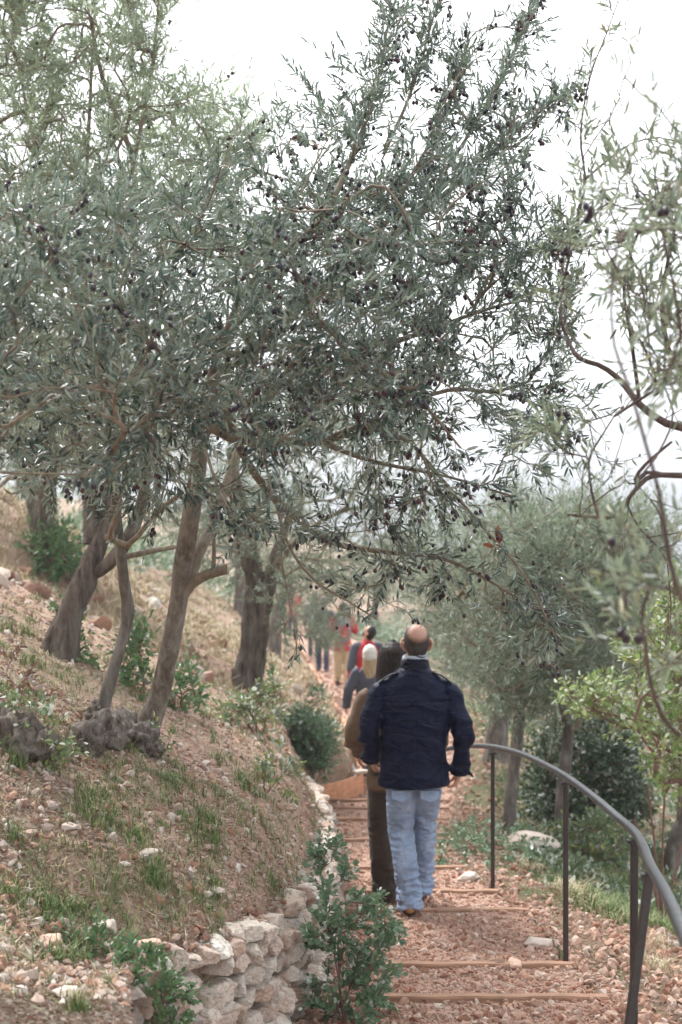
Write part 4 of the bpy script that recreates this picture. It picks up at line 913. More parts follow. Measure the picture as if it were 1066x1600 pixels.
FP = [(1, -6.0, 34, 2.2, 1.1, 'far tree on the left hillside behind the furrowed trunk'), (0, -9.5, 42, .4, 1.2, 'faded tree high on the left hillside'),
      (1, 1.5, 62, 2.0, 1.2, 'palest tree straight ahead where the path vanishes'), (0, 6.5, 52, 3.0, 1.1, 'faded tree far behind the bald man'), (1, 6.3, 38, .9, 1.0, 'hazy tree over the right shoulder of the bald man'),
      (0, 9.5, 44, 1.9, 1.15, 'hazy tree behind the slender grey trunk at right'), (1, 12, 36, 4.0, 1.2, 'hazy tree far behind the dark green shrub'), (0, 8.6, 27, 5.0, .95, 'tree in light haze between the forked trunk and the right border'),
      (1, -4.6, 26, 5.2, .9, 'tree in light haze on the left slope above the rocks'), (0, -3.2, 54, 2.6, 1.2, 'very faint tree above the left edge of the far path'), (1, -13, 36, 1, 1.2, 'faint tree at the far upper left behind the leaning trunk'), (0, 16, 60, 1, 1.3, 'whitish tree deep in the valley at right')]
for k, x, Y, rz, s, lab in FP: copy_thing(ft[k], on(x, Y) - [0, 0, .1], rz, s, lab)

b = gat(428, 1025); y = b[1]
olive_tree('drooping olive tree over the walkers in dark trousers on the far path', [([b - [0, 0, .1], at(430, 980, y), at(440, 940, y), at(455, 900, y)], [.16, .13, .11, .08])], [([at(455, 900, y), at(490, 905, y + .2), at(520, 940, y + .4)], .06, .02)],
  [(425, 870), (560, 870), (560, 930), (545, 970), (528, 1002), (500, 1012), (480, 1000), (450, 985), (428, 950)], K(y), K(.8), 150, rng, leaf=.11, spacing=.05, tl=(.2, .4), step=.18, wide=.9, br=.006, dens=lambda px, py: np.where((py > 940) & (px < 475), .25, 1), name='distant_tree', cat='tree')
# ---- near olive tree entering from the right
rng = np.random.default_rng(55)
NT = empty('olive_tree', 'near out of focus olive tree reaching in from the right border, thin bare branches', 'olive tree', on(2.35, 5.0))
t = Tree(rng, .04); gb = Geo(); gl = Geo(); g = Geo()
tr = curve([on(2.35, 5.0) - [0, 0, .1], (2.3, 4.95, -1.4), (2.1, 4.85, -.5), (1.8, 4.75, .0), at(1200, 690, 4.7)], .06); tube(g, tr, np.linspace(.10, .035, len(tr)), 12, lump=.12); rebase(g.build('trunk', M['bark'], sm=True), NT)
NL = [([(1200, 690, 4.7), (1066, 668, 4.7), (1030, 655, 4.7), (1000, 632, 4.7), (965, 590, 4.8), (935, 570, 4.8), (905, 560, 4.8), (887, 530, 4.9), (875, 490, 4.9), (880, 440, 4.9), (893, 390, 4.9), (908, 320, 4.9), (915, 280, 4.9), (908, 230, 4.9), (910, 180, 4.9), (925, 110, 4.9), (945, 60, 4.9), (965, 5, 4.9)], [.019, .016, .013, .010, .008, .006, .005, .0045, .0035, .0025, .0015], .002),
 ([(1200, 740, 4.4), (1066, 743, 4.4), (1035, 742, 4.4), (1010, 748, 4.4), (985, 775, 4.4), (962, 806, 4.4), (930, 808, 4.4), (886, 804, 4.4)], .012, .004),
 ([(1035, 742, 4.4), (1010, 738, 4.4), (992, 756, 4.4), (998, 738, 4.4), (1020, 715, 4.4), (1050, 690, 4.4)], .008, .004),
 ([(1080, 960, 2.7), (1063, 930, 2.7), (1045, 870, 2.7), (1030, 770, 2.7), (1008, 690, 2.7), (985, 610, 2.7), (960, 540, 2.7), (955, 450, 2.7), (965, 380, 2.7), (980, 300, 2.7)], .0055, .0015),
 ([(935, 808, 4.4), (925, 770, 4.4), (920, 720, 4.4), (935, 690, 4.4), (960, 650, 4.4)], .005, .002),
 ([(1063, 1150, 2.9), (1035, 1120, 2.9), (1015, 1060, 2.9), (1008, 1000, 2.9), (1005, 950, 2.9), (1025, 900, 2.9), (1050, 860, 2.9)], .006, .002),
 ([(1008, 1000, 2.9), (980, 960, 2.9), (975, 920, 2.9), (960, 880, 2.9), (935, 830, 2.9)], .005, .002),
 ([(1100, 250, 4.6), (1060, 290, 4.6), (1020, 330, 4.6), (990, 380, 4.6), (975, 450, 4.7), (985, 520, 4.7), (1000, 632, 4.7)], .003, .007),
 ([(915, 280, 4.9), (950, 250, 4.9), (985, 225, 4.9), (1030, 215, 4.9), (1066, 225, 4.9)], .004, .002),
 ([(887, 530, 4.9), (860, 520, 4.9), (845, 490, 4.9), (850, 460, 4.9)], .003, .0015),
 ([(893, 390, 4.9), (885, 340, 4.9), (860, 320, 4.9), (835, 280, 4.9)], .003, .0015),
 ([(1100, 600, 4.8), (1050, 560, 4.8), (1035, 480, 4.8), (1045, 400, 4.8), (1060, 330, 4.8)], .012, .004)]
P, D, L = [], [], []
for p, r0, r1 in NL:
    c = t.limb(pl(p), r0, r1, gb, 8, lump=.06)
for idx, lo, hi, pr in ((0, .62, 1, .75), (3, .45, 1, .4), (8, 0, 1, .3), (7, 0, .6, .5), (11, .3, 1, .5), (9, .2, 1, .2), (10, .2, 1, .3), (4, .3, 1, .15), (5, .5, 1, .25), (6, .1, 1, .3), (1, .75, 1, .12)):
    c = curve(pl(NL[idx][0]), .04); T = frames(c)[0]
    for j in (list(range(int(lo * len(c)), len(c) if hi == 1 else int(hi * len(c)))) * (2 if idx == 0 else 1)):
        if rng.random() < pr: P.append(c[j]); D.append(T[j] * .6 + perp(T[j][None], rng)[0] * .6 + [0, 0, .3]); L.append(rng.uniform(.07, .16))
ends = []
twigs(gl, gb, np.array(P), np.array(D), np.array(L), rng, ends=ends, leaf=.05, spacing=.02)
A = np.concatenate([crown_points(rng, 62, [(920, 330), (960, 260), (1020, 270), (1100, 240), (1100, 480), (1070, 600), (1010, 580), (960, 500)], K(4.0), K(.6)),
    crown_points(rng, 26, [(1010, 200), (1100, 200), (1100, 640), (1040, 620)], K(3.5), K(.5)),
    crown_points(rng, 16, [(930, 830), (1010, 850), (1100, 900), (1100, 1060), (1000, 1000), (940, 930)], K(2.9), K(.3)),
    crown_points(rng, 12, [(820, 640), (870, 620), (930, 740), (860, 760)], K(4.3), K(.2)), crown_points(rng, 9, [(860, 380), (900, 400), (890, 520), (850, 540)], K(4.6), K(.2))])
t.grow(A, jitter=.03, curl=.15); t.skin(gb, .0013, .33)
t.leafy(gl, gb, per=2, tl=(.06, .14), tip=.13, trop=(0, 0, .3), ends=ends, leaf=.052, spacing=.022)
B_ = crown_points(rng, 110, [(850, 420), (900, 330), (940, 120), (980, 20), (1000, 200), (1080, 230), (1080, 1120), (1000, 1100), (960, 900), (880, 790), (900, 640), (850, 540)], K(4.3), K(.6))
t.grow(B_, jitter=.05, curl=.3); t.skin(gb, .0014, .33, k=4)
t.leafy(gl, gb, per=0, tl=(.05, .11), tip=.09, trop=(0, 0, .3), frac=.3, leaf=.042, spacing=.036)
rebase(gb.build('branches', M['twig_dark'], sm=True), NT); rebase(gl.build('crown', M['olive_leaf_near']), NT); make_olives(NT, ends, 34, rng, single=34)

# ---- shrubs
def shrub(name, label, cat, base, targets, rng, leafm, leaf=.03, stem=.004, per=4, tl=(.05, .12), spacing=.018, kind='broad', wide=1.0, barkm='twig_red', curl=.4, trop=(0, 0, .3), group=None, flat=.6, stems=3, frac=.8, tubes=True):
    root = empty(name, label, cat, base, group=group); t = Tree(rng, max(.03, np.linalg.norm(np.ptp(targets, 0)) / 30)); gb = Geo(); gl = Geo()
    c = targets.mean(0); b = np.asarray(base, float)
    for k in range(stems):
        e = targets[rng.integers(len(targets))]; t.limb([b - [0, 0, .03], b + (e - b) * .25 + rng.normal(0, .01, 3), b + (e - b) * .5], stem * 1.4, stem, gb, 6)
    t.grow(np.asarray(targets), curl=curl); t.skin(gb, stem * .45, .4)
    t.leafy(gl, gb if tubes else None, per=per, tl=tl, tip=tl[1], trop=trop, leaf=leaf, spacing=spacing, kind=kind, wide=wide, r=stem * .3, flat=flat, frac=frac)
    gb.build('stems', M[barkm], sm=True); o = bpy.data.objects[[x.name for x in bpy.data.objects if x.name.startswith('stems')][-1]]
    rebase(SC.collection.objects[-1], root) if False else None
    return root, gb, gl
def mk_shrub(name, label, cat, base, targets, rng, leafm, **kw):
    gbm = kw.get('barkm', 'twig_red')
    n0 = set(bpy.data.objects.keys()); root, gb, gl = shrub(name, label, cat, base, np.asarray(targets), rng, leafm, **kw)
    for k in set(bpy.data.objects.keys()) - n0:
        o = bpy.data.objects[k]
        if o.type == 'MESH': rebase(o, root)
    rebase(gl.build('foliage', M[leafm]), root); return root
def ellipsoid(rng, n, c, r, cut=-.4):
    q = unit(rng.normal(size=(n * 4, 3))) * (rng.random((n * 4, 1)) ** .4); q = q[q[:, 2] > cut][:n]; return q * r + c
rng = np.random.default_rng(66)
# leafy shrub growing up the wall beside the steps
mk_shrub('shrub', 'leafy green shrub with reddish stems climbing the wall corner beside the steps', 'shrub', (.02, 6.25, float(pline(np.array(6.25))) - .02),
  np.concatenate([crown_points(rng, 60, [(500, 1400), (545, 1370), (600, 1440), (600, 1530), (580, 1610), (500, 1610), (480, 1530), (488, 1470)], K(6.3), K(.18)), crown_points(rng, 14, [(490, 1320), (525, 1320), (540, 1380), (500, 1400)], K(6.6), K(.08)), crown_points(rng, 8, [(560, 1400), (600, 1430), (640, 1470), (600, 1500)], K(6.3), K(.08))]),
  rng, 'leaf_grey_green', leaf=.034, stem=.004, per=5, tl=(.05, .10), spacing=.019, stems=6, wide=1.35)
mk_shrub('shrub', 'bright green small-leaved shrub at the foot of the photo in front of the wall stones', 'shrub', (-.58, 5.0, -1.98),
  np.concatenate([crown_points(rng, 70, [(190, 1500), (240, 1480), (290, 1560), (300, 1620), (160, 1620), (150, 1540)], K(5.0), K(.14)), crown_points(rng, 22, [(105, 1460), (160, 1455), (210, 1500), (180, 1520), (120, 1490)], K(5.1), K(.06))]),
  rng, 'leaf_green', leaf=.030, stem=.003, per=3, tl=(.04, .09), spacing=.014, stems=4, wide=1.1)
b = gat(490, 1205); y = b[1]
mk_shrub('bush', 'big rounded green bush on the bank above the timber planter', 'bush', b, np.concatenate([crown_points(rng, 260, [(425, 1145), (452, 1125), (485, 1122), (508, 1140), (515, 1180), (500, 1205), (455, 1195), (430, 1160)], K(y - .2), K(.35)), crown_points(rng, 4, [(480, 1085), (500, 1085), (505, 1110), (480, 1110)], K(y), K(.2))]),
  rng, 'leaf_grey_green', leaf=.06, stem=.008, per=4, tl=(.10, .22), spacing=.045, stems=8, tubes=False)
b = gat(405, 1150); y = b[1]
mk_shrub('bush', 'upright pale green bush with red stems just before the furrowed trunk', 'bush', b, crown_points(rng, 60, [(330, 1110), (380, 1100), (400, 1060), (430, 1050), (435, 1080), (425, 1120), (410, 1160), (360, 1140)], K(y), K(.2)),
  rng, 'leaf_mixed', leaf=.05, stem=.006, per=3, tl=(.07, .14), spacing=.035, stems=4)
b = gat(415, 1235); y = b[1]
mk_shrub('seedling', 'small plant with yellowing leaves at the crest of the bank near the planter', 'seedling', b, crown_points(rng, 20, [(400, 1190), (440, 1175), (465, 1190), (460, 1225), (420, 1240), (395, 1215)], K(y), K(.1)),
  rng, 'leaf_mixed', leaf=.048, stem=.003, per=2, tl=(.05, .1), spacing=.04, stems=3)
b = gat(65, 1175); y = b[1]
mk_shrub('seedling', 'pale green seedling tangle in front of the left stump', 'seedling', b, crown_points(rng, 55, [(20, 1090), (60, 1100), (100, 1130), (105, 1180), (60, 1200), (20, 1160), (0, 1110)], K(y - .1), K(.15)),
  rng, 'leaf_mixed', leaf=.035, stem=.003, per=2, tl=(.05, .1), spacing=.03, stems=5)
b = gat(40, 1130); y = b[1]
mk_shrub('oak_seedling', 'oak seedling with dark red leaves on a bare arching stem at the left border', 'seedling', b, crown_points(rng, 16, [(0, 1010), (20, 1000), (45, 1060), (60, 1100), (30, 1110), (0, 1060)], K(y), K(.12)),
  rng, 'leaf_red', leaf=.045, stem=.003, per=1, tl=(.05, .09), spacing=.035, stems=3)
b = gat(100, 1015) + [0, -.15, 0]; y = b[1]
mk_shrub('ivy_sprout', 'light green sprouts on the base of the leaning trunk', 'sprout', b, crown_points(rng, 40, [(85, 950), (115, 930), (125, 960), (120, 1010), (145, 1020), (150, 1050), (100, 1010)], K(y - .05), K(.08)),
  rng, 'leaf_green', leaf=.05, stem=.004, per=2, tl=(.06, .12), spacing=.035, stems=3)
b = gat(225, 1085); y = b[1]
mk_shrub('sapling', 'bright green sapling behind and between the two stems of the twin olive', 'sapling', b, crown_points(rng, 50, [(200, 1000), (215, 980), (230, 1010), (235, 1060), (225, 1090), (195, 1090), (195, 1040)], K(y), K(.2)),
  rng, 'leaf_green', leaf=.055, stem=.005, per=2, tl=(.08, .15), spacing=.04, stems=3)
b = gat(285, 1110); y = b[1]
mk_shrub('sapling', 'bright green low sapling just right of the thick smooth stem', 'sapling', b, crown_points(rng, 40, [(255, 1060), (290, 1050), (310, 1080), (290, 1110), (255, 1105)], K(y), K(.2)),
  rng, 'leaf_green', leaf=.055, stem=.005, per=2, tl=(.08, .15), spacing=.04, stems=3)
b = gat(250, 1180); y = b[1]
mk_shrub('sprout', 'pale sprout rising at the foot of the thick smooth stem', 'sprout', b, crown_points(rng, 16, [(232, 1130), (262, 1135), (270, 1180), (238, 1185)], K(y - .08), K(.06)),
  rng, 'leaf_mixed', leaf=.034, stem=.003, per=2, tl=(.04, .07), spacing=.03, stems=3)
b = gat(85, 885); y = b[1]
mk_shrub('bush', 'low green bush at the foot of the squat dark tree on the left hillside', 'bush', b, crown_points(rng, 60, [(55, 850), (90, 840), (120, 870), (110, 895), (55, 890)], K(y), K(.5)),
  rng, 'leaf_green', leaf=.10, stem=.01, per=3, tl=(.15, .3), spacing=.07, stems=4, tubes=False)
# scrub far off on the hillside and across the slope, one hazy mass
g = Geo(); rgs = np.random.default_rng(9)
X = rgs.uniform(-26, 30, 1500); Y = rgs.uniform(30, 120, 1500)
m = (np.abs(X) < .27 * Y + 2) & ((X < xlf(Y) - 1.2) | (X > xrf(Y) + 1.4)) & (n2(X, Y, .12, 3, 77) > -.15); X, Y = X[m][:420], Y[m][:420]
for x_, y_ in zip(X, Y):
    q = unit(rgs.normal(size=(110, 3))); q[:, 2] = np.abs(q[:, 2]); r_ = rgs.uniform(.3, 1.1); c_ = on(x_, y_); P_ = c_ + q * r_ * rgs.uniform(.5, 1.05, (110, 1)) * [1.2, 1.2, 1]
    leaves(g, P_, q + rgs.normal(0, .5, q.shape), rgs.normal(size=q.shape) + [0, 0, 1], rgs.uniform(.12, .26, 110), 'far', 1.6)
tag(g.build('scrub', M['leaf_grey_green']), 'low scrub scattered over the far hillside', None, None, 'stuff')
g = Geo(); rgs = np.random.default_rng(19)
X, Y = sample_view(900, rgs, 10, 30, lambda y: xrf(y) + .5, lambda y: .25 * y + 1, 1.6); m = n2(X, Y, .8, 3, 78) + .2 * rgs.normal(size=len(X)) > -.02; X, Y = X[m][:330], Y[m][:330]
for x_, y_ in zip(X, Y):
    q = unit(rgs.normal(size=(60, 3))); q[:, 2] = np.abs(q[:, 2]); r_ = rgs.uniform(.06, .22); P_ = on(x_, y_) + q * r_ * rgs.uniform(.3, 1.1, (60, 1)) * [1.5, 1.5, .8]
    leaves(g, P_, q + rgs.normal(0, .5, q.shape), rgs.normal(size=q.shape) + [0, 0, 1], rgs.uniform(.03, .07, 60), 'broad', 1.1)
tag(g.build('undergrowth', M['leaf_under']), 'low green weeds and creepers covering the slope', None, None, 'stuff')
# right side
b = gat(915, 1325); y = b[1] + 1.2; b = on((915 - 533) / F * y, y)
mk_shrub('bush', 'large dark green bush under the trees at right behind the handrail', 'bush', b, crown_points(rng, 420, [(830, 1240), (850, 1170), (880, 1130), (940, 1120), (985, 1170), (1000, 1240), (985, 1300), (930, 1330), (860, 1320), (835, 1290)], K(y), K(.8)),
  rng, 'leaf_dark', leaf=.075, stem=.01, per=4, tl=(.12, .25), spacing=.05, stems=8, tubes=False)
b = gat(915, 1350); y = b[1]
mk_shrub('bush', 'light green bush in front of the dark one, between second and third posts', 'bush', b, crown_points(rng, 90, [(885, 1290), (930, 1275), (980, 1310), (985, 1345), (940, 1360), (890, 1345)], K(y), K(.3)),
  rng, 'leaf_mixed', leaf=.065, stem=.006, per=3, tl=(.08, .16), spacing=.045, stems=5)
y = 9.6; b = on((1035 - 533) / F * y, y)
mk_shrub('sapling', 'tall yellow-green sapling at the right border beyond the rail', 'sapling', b, np.concatenate([crown_points(rng, 230, [(960, 1040), (1000, 980), (1080, 900), (1110, 960), (1110, 1240), (1040, 1250), (1010, 1180), (970, 1120)], K(y), K(.6)), crown_points(rng, 40, [(890, 1080), (930, 1070), (970, 1100), (960, 1130), (900, 1110)], K(y), K(.3))]),
  rng, 'leaf_yellow', leaf=.055, stem=.006, per=3, tl=(.08, .18), spacing=.042, stems=5)
b = gat(990, 1330); y = b[1]
mk_shrub('seedling', 'seedling with rusty red leaves left of the third rail post', 'seedling', b, crown_points(rng, 26, [(970, 1230), (1000, 1220), (1020, 1260), (1010, 1290), (975, 1270)], K(y), K(.2)),
  rng, 'leaf_red', leaf=.055, stem=.004, per=2, tl=(.07, .12), spacing=.045, stems=3)
b = gat(745, 1330); y = b[1]
mk_shrub('ground_plant', 'low patch of green plants beside the path behind the first rail post', 'plant', b, np.array([on(b[0] + rng.normal(0, .25), b[1] + rng.normal(0, .5)) + [0, 0, rng.uniform(.04, .16)] for _ in range(90)]),
  rng, 'leaf_grey_green', leaf=.045, stem=.003, per=2, tl=(.05, .1), spacing=.03, stems=5, tubes=False)
# gnarled stump at the left border
g = Geo(); st = gat(25, 1172)
for (dx, dy, s) in ((0, 0, (.11, .11, .11)), (-.10, .03, (.09, .10, .12)), (.10, .0, (.08, .09, .07))):
    v, f = ico(4); v = v * (1 + .25 * fbm(v * 3 + dx * 9, 4, 7) + .20 * ridged(v * [3.2, 3.2, 1.8] + dx, 8))[:, None]; g.add(v * s + [dx, dy, s[2] * .4], f)
o = g.build('tree_stump', M['stump'], sm=True); o.location = tuple(st); tag(o, 'dark gnarled stump at the left border half hidden by seedlings', 'stump')

# ------------------------------------------------------------------ people
def loft(g, st, k=20, caps=True, ref=None):
    """st: (x, y, z, ru, rv); the section lies across the chain, u close to X"""
    st = np.asarray(st, float); P = st[:, :3]; T = np.zeros_like(P); T[1:-1] = P[2:] - P[:-2]; T[0] = P[1] - P[0]; T[-1] = P[-1] - P[-2]; T = unit(T)
    rf = np.array([1., 0, 0]) if ref is None else np.asarray(ref, float)
    U = unit(rf - T * (T @ rf)[:, None]); V = np.cross(T, U); a = np.arange(k) / k * 2 * math.pi
    R = st[:, 3:5]; rows_ = [(P[i], U[i], V[i], R[i, 0], R[i, 1]) for i in range(len(P))]
    if caps:
        def cap_(i, s): return [(P[i] + T[i] * s * h * min(R[i]), U[i], V[i], R[i, 0] * c, R[i, 1] * c) for h, c in ((.92, .38), (.7, .71), (.38, .92))]
        rows_ = cap_(0, -1) + rows_ + cap_(-1, 1)[::-1]
    v = np.array([[p + u * math.cos(q) * ru + w * math.sin(q) * rv for q in a] for p, u, w, ru, rv in rows_]); n = len(rows_)
    i = np.arange(n - 1)[:, None] * k; j = np.arange(k)[None]; j2 = (j + 1) % k; c0 = g.c
    g.add(v.reshape(-1, 3), np.stack([i + j, i + j2, i + k + j2, i + k + j], -1).reshape(-1, 4))
    for e, s in ((0, 1), (n - 1, -1)):
        idx = np.arange(k) + e * k; idx = idx[::-1] if s == 1 else idx
        g.l.append(idx + c0); g.n.append(np.array([k])); g.m.append(np.array([0]))
def sm_st(st, m=3):
    st = np.asarray(st, float); return curve_any(st, m)
def curve_any(P, m):
    Q = np.vstack([2 * P[0] - P[1], P, 2 * P[-1] - P[-2]]); out = []
    for i in range(1, len(Q) - 2):
        t = np.linspace(0, 1, m, endpoint=False)[:, None]
        out.append(0.5 * (2 * Q[i] + (Q[i+1] - Q[i-1]) * t + (2*Q[i-1] - 5*Q[i] + 4*Q[i+1] - Q[i+2]) * t**2 + (3*Q[i] - Q[i-1] - 3*Q[i+1] + Q[i+2]) * t**3))
    r = np.vstack(out + [P[-1:]]); r[:, 3:] = np.maximum(r[:, 3:], .002); return r
def fuse(g, name, mat, parent=None, voxel=.008, smooth_it=4, disp=None):
    o = g.build(name + '_raw', mat); md = o.modifiers.new('r', 'REMESH'); md.mode = 'VOXEL'; md.voxel_size = voxel; md.use_smooth_shade = True
    s = o.modifiers.new('s', 'SMOOTH'); s.factor = .5; s.iterations = smooth_it
    dg = bpy.context.evaluated_depsgraph_get(); me = bpy.data.meshes.new_from_object(o.evaluated_get(dg)); bpy.data.objects.remove(o)
    me.name = name; n = len(me.vertices); co = np.empty(n * 3); me.vertices.foreach_get('co', co); co = co.reshape(-1, 3)
    if disp is not None:
        no = np.empty(n * 3); me.vertices.foreach_get('normal', no); co = co + no.reshape(-1, 3) * disp(co)[:, None]; me.vertices.foreach_set('co', co.ravel())
    me.polygons.foreach_set('use_smooth', np.ones(len(me.polygons), bool)); me.update()
    me.materials.clear(); me.materials.append(mat); r = bpy.data.objects.new(name, me); SC.collection.objects.link(r)
    if parent is not None: r.parent = parent
    return r
def rotp(p, piv, Rm): return (np.asarray(p) - piv) @ Rm.T + piv
def head_geo(g, c, Rm, s=1.0):
    """c: base of skull/neck joint; face towards +Y; Rm rotates the head about it"""
    tmp = Geo()
    H = [(0, -.012, -.06, .058, .060), (0, -.006, -.01, .060, .066), (0, .008, .02, .060, .082), (0, .012, .05, .070, .093), (0, .006, .085, .075, .098), (0, .0, .12, .0775, .099), (0, -.004, .152, .072, .092), (0, -.006, .180, .055, .070), (0, -.008, .196, .036, .048), (0, -.008, .203, .018, .024)]
    loft(tmp, sm_st(H, 3), 24)
    loft(tmp, [(0, .088, .098, .008, .008), (0, .104, .075, .011, .012), (0, .109, .060, .015, .012), (0, .096, .052, .012, .01)], 10)      # nose
    loft(tmp, [(-.055, .078, .108, .014, .012), (0, .094, .112, .012, .012), (.055, .078, .108, .014, .012)], 8, ref=(0, 0, 1))      # brow
    loft(tmp, [(-.024, .088, .030, .006, .007), (0, .098, .031, .009, .010), (.024, .088, .030, .006, .007)], 8, ref=(0, 0, 1))       # lips
    loft(tmp, [(-.012, .082, -.002, .016, .016), (.012, .082, -.002, .016, .016)], 8, ref=(0, 0, 1))                                  # chin
    for sx in (-1, 1):
        loft(tmp, [(sx * .076, -.002, .045, .007, .011), (sx * .087, -.012, .066, .010, .017), (sx * .095, -.018, .092, .010, .022), (sx * .089, -.014, .112, .008, .015)], 10)   # ear
        loft(tmp, [(sx * .036, .076, .090, .010, .010), (sx * .026, .080, .090, .010, .010)], 8, ref=(0, 0, 1))                         # eye
    for v in tmp.v:
        v[:] = (v * s) @ Rm.T + c
    off = g.c
    cc = 0
    for v in tmp.v: g.v.append(v)
    for l in tmp.l: g.l.append(l + off)
    g.n += tmp.n; g.m += tmp.m; g.c += tmp.c
def hand_geo(g, w, d, n, th, s=1.0, curl=.45):
    """w wrist, d fingers' direction, n back of the hand, th side of the thumb"""
    d = unit(d); n = unit(np.asarray(n) - d * np.dot(n, d)); side = unit(np.cross(d, n)); side = side if np.dot(side, th) > 0 else -side
    w = np.asarray(w, float)
    loft(g, [(*(w - d * .03 * s), .027 * s, .020 * s), (*(w + d * .01 * s), .029 * s, .019 * s), (*(w + d * .05 * s), .040 * s, .017 * s), (*(w + d * .088 * s), .040 * s, .014 * s)], 14, ref=side)
    for k, (o, L) in enumerate(((.029, .070), (.010, .078), (-.010, .073), (-.028, .058))):
        p = w + (d * .085 + side * o) * s; pts = [p - d * .02 * s]; a = curl * (.35 + .12 * k)
        for q, f in enumerate((.45, .3, .25)):
            pts.append(pts[-1] + (d * math.cos(a) - n * math.sin(a)) * (L * f + (.02 if q == 0 else 0)) * s + side * o * .05); a += curl * 1.25
        loft(g, [(*q, r * s, r * s) for q, r in zip(pts, (.0095, .0092, .0085, .0068))], 10, ref=side)
    p = w + (d * .018 + side * .026) * s; q1 = p + (d * .034 + side * .024 - n * .012) * s; q2 = q1 + (d * .030 + side * .006 - n * .014) * s; q3 = q2 + (d * .022 - side * .004 - n * .012) * s
    loft(g, [(*p, .014 * s, .014 * s), (*q1, .012 * s, .012 * s), (*q2, .0105 * s, .0105 * s), (*q3, .008 * s, .008 * s)], 10, ref=n)

def person(label, loc, rz, H, pose, mats, hair, vox=.008, group=None, fat=1.0, extra=None, category='person', jacket_hem=.77, skirt=None, shoes=True):
    """local frame: feet on z=0, facing +Y, X to the right. pose: dict of joints for a 1.77 m figure"""
    P = dict(hip=.93, neck=(0, .01, 1.545), head=(0, 0, 0), shL=(-.185, 0, 1.435), shR=(.185, 0, 1.435), elL=(-.265, -.03, 1.16), elR=(.265, -.03, 1.16), wrL=(-.265, .05, .92), wrR=(.265, .05, .92),
             knL=(-.085, .03, .50), knR=(.085, .03, .50), anL=(-.075, -.03, .09), anR=(.075, -.03, .09), ftL=(0, 1), ftR=(0, 1), liftL=0, liftR=0)
    P.update(pose); k = H / 1.77; A = lambda q: np.array(q, float)
    Rm = np.array((Matrix.Rotation(P['head'][2], 3, 'Z') @ Matrix.Rotation(P['head'][1], 3, 'Y') @ Matrix.Rotation(P['head'][0], 3, 'X')))
    hc = A(P['neck']) + [0, .0, .035]
    g = Geo()
    head_geo(g, hc, Rm)
    loft(g, sm_st([(0, .0, .88, .13, .09), (0, 0, 1.0, .135, .09), (0, -.005, 1.12, .125, .085), (0, 0, 1.28, .15, .1), (0, 0, 1.38, .145, .08), (0, 0, 1.44, .075, .06), (0, .0, 1.5, .054, .056), (*A(P['neck']), .056, .058), (*hc, .056, .06)], 3), 20)
    for S in 'LR':
        sh, el, wr = A(P['sh' + S]), A(P['el' + S]), A(P['wr' + S]); sx = -1 if S == 'L' else 1
        loft(g, sm_st([(sx * .1, 0, 1.39, .035, .04), (*(sh * [.96, 1, 1] - [0, 0, .03]), .036, .04), (*(sh * .5 + el * .5), .040, .042), (*el, .036, .038), (*(el * .5 + wr * .5), .034, .034), (*wr, .025, .022)], 3), 14)
        d = unit(wr - el); d2 = unit(d + A(P.get('hd' + S, (0, .1, -.6)))); hand_geo(g, wr, d2, A((sx, -.15, 0)), A((-.1 * sx, 1, 0)), 1.0, P.get('curl', .5))
        hp = A((sx * .09, 0, P['hip'])); kn, an = A(P['kn' + S]), A(P['an' + S])
        loft(g, sm_st([(*hp, .085, .09), (*(hp * .55 + kn * .45), .070, .075), (*kn, .052, .055), (*(kn * .6 + an * .4 + [0, -.012, 0]), .048, .052), (*an, .034, .036)], 3), 16)
        f = A((*P['ft' + S], 0)); f = unit(f); t = an + f * .0
        loft(g, [(*(an + [0, 0, .01]), .034, .036), (*(an - [0, 0, .03]), .036, .045)], 12)
        loft(g, [(*(an - f * .045 + [0, 0, -.05]), .030, .028), (*(an + f * .05 + [0, 0, -.05]), .036, .03), (*(an + f * .15 + [0, 0, -.065]), .034, .016)], 12, ref=unit(np.cross(f, [0, 0, 1.])))
    body = fuse(g, 'person', M['skin'], None, vox * .8, 2); body.location = tuple(loc); body.rotation_euler = (0, 0, rz); body.scale = (k, k, k); tag(body, label, category, group)
    # trousers
    def legs(mat, name, rt, rk, ra, wr_, cuff=-.022, disp=None):
        g = Geo()
        loft(g, sm_st([(0, 0, P['hip'] + .09, .145, .105), (0, -.005, P['hip'] + .02, .168, .118), (0, -.012, P['hip'] - .05, .172, .128)], 3), 22)
        for S in 'LR':
            sx = -1 if S == 'L' else 1; hp = A((sx * .088, -.008, P['hip'] - .01)); kn, an = A(P['kn' + S]), A(P['an' + S])
            e = an + [0, 0, -.05 + cuff]
            loft(g, sm_st([(*hp, .083, .112), (*(hp * .8 + kn * .2), .088, .103), (*(hp * .5 + kn * .5), rt, rt * 1.06), (*kn, rk, rk * 1.05), (*(kn * .5 + an * .5 + [0, -.012, 0]), (rk + ra) / 2, (rk + ra) / 2 + .004), (*(kn * .15 + an * .85), ra, ra + .004), (*(e - np.array([0, .012, 0])), ra + .004, ra + .018)], 3), 20, caps=False)
        def dd(c):
            z = c[:, 2]; kz = (np.abs(z - .5) < .2)
            amp = .0025 + .008 * np.exp(-((z - .12) / .12) ** 2) + .0035 * np.exp(-((z - .50) / .09) ** 2) + .003 * np.exp(-((z - .88) / .08) ** 2)
            return amp * (ridged(np.stack([c[:, 0] * 9, c[:, 1] * 9, z * 24 + 3 * np.abs(c[:, 0])], -1), 3) - .3) * wr_
        return fuse(g, name, mat, body, vox, 3, dd)
    legs(mats['legs'], mats.get('legs_name', 'trousers'), *mats.get('legw', (.083, .072, .066, 1.0)), disp=None)
    # jacket
    g = Geo(); hem = jacket_hem; F_ = fat
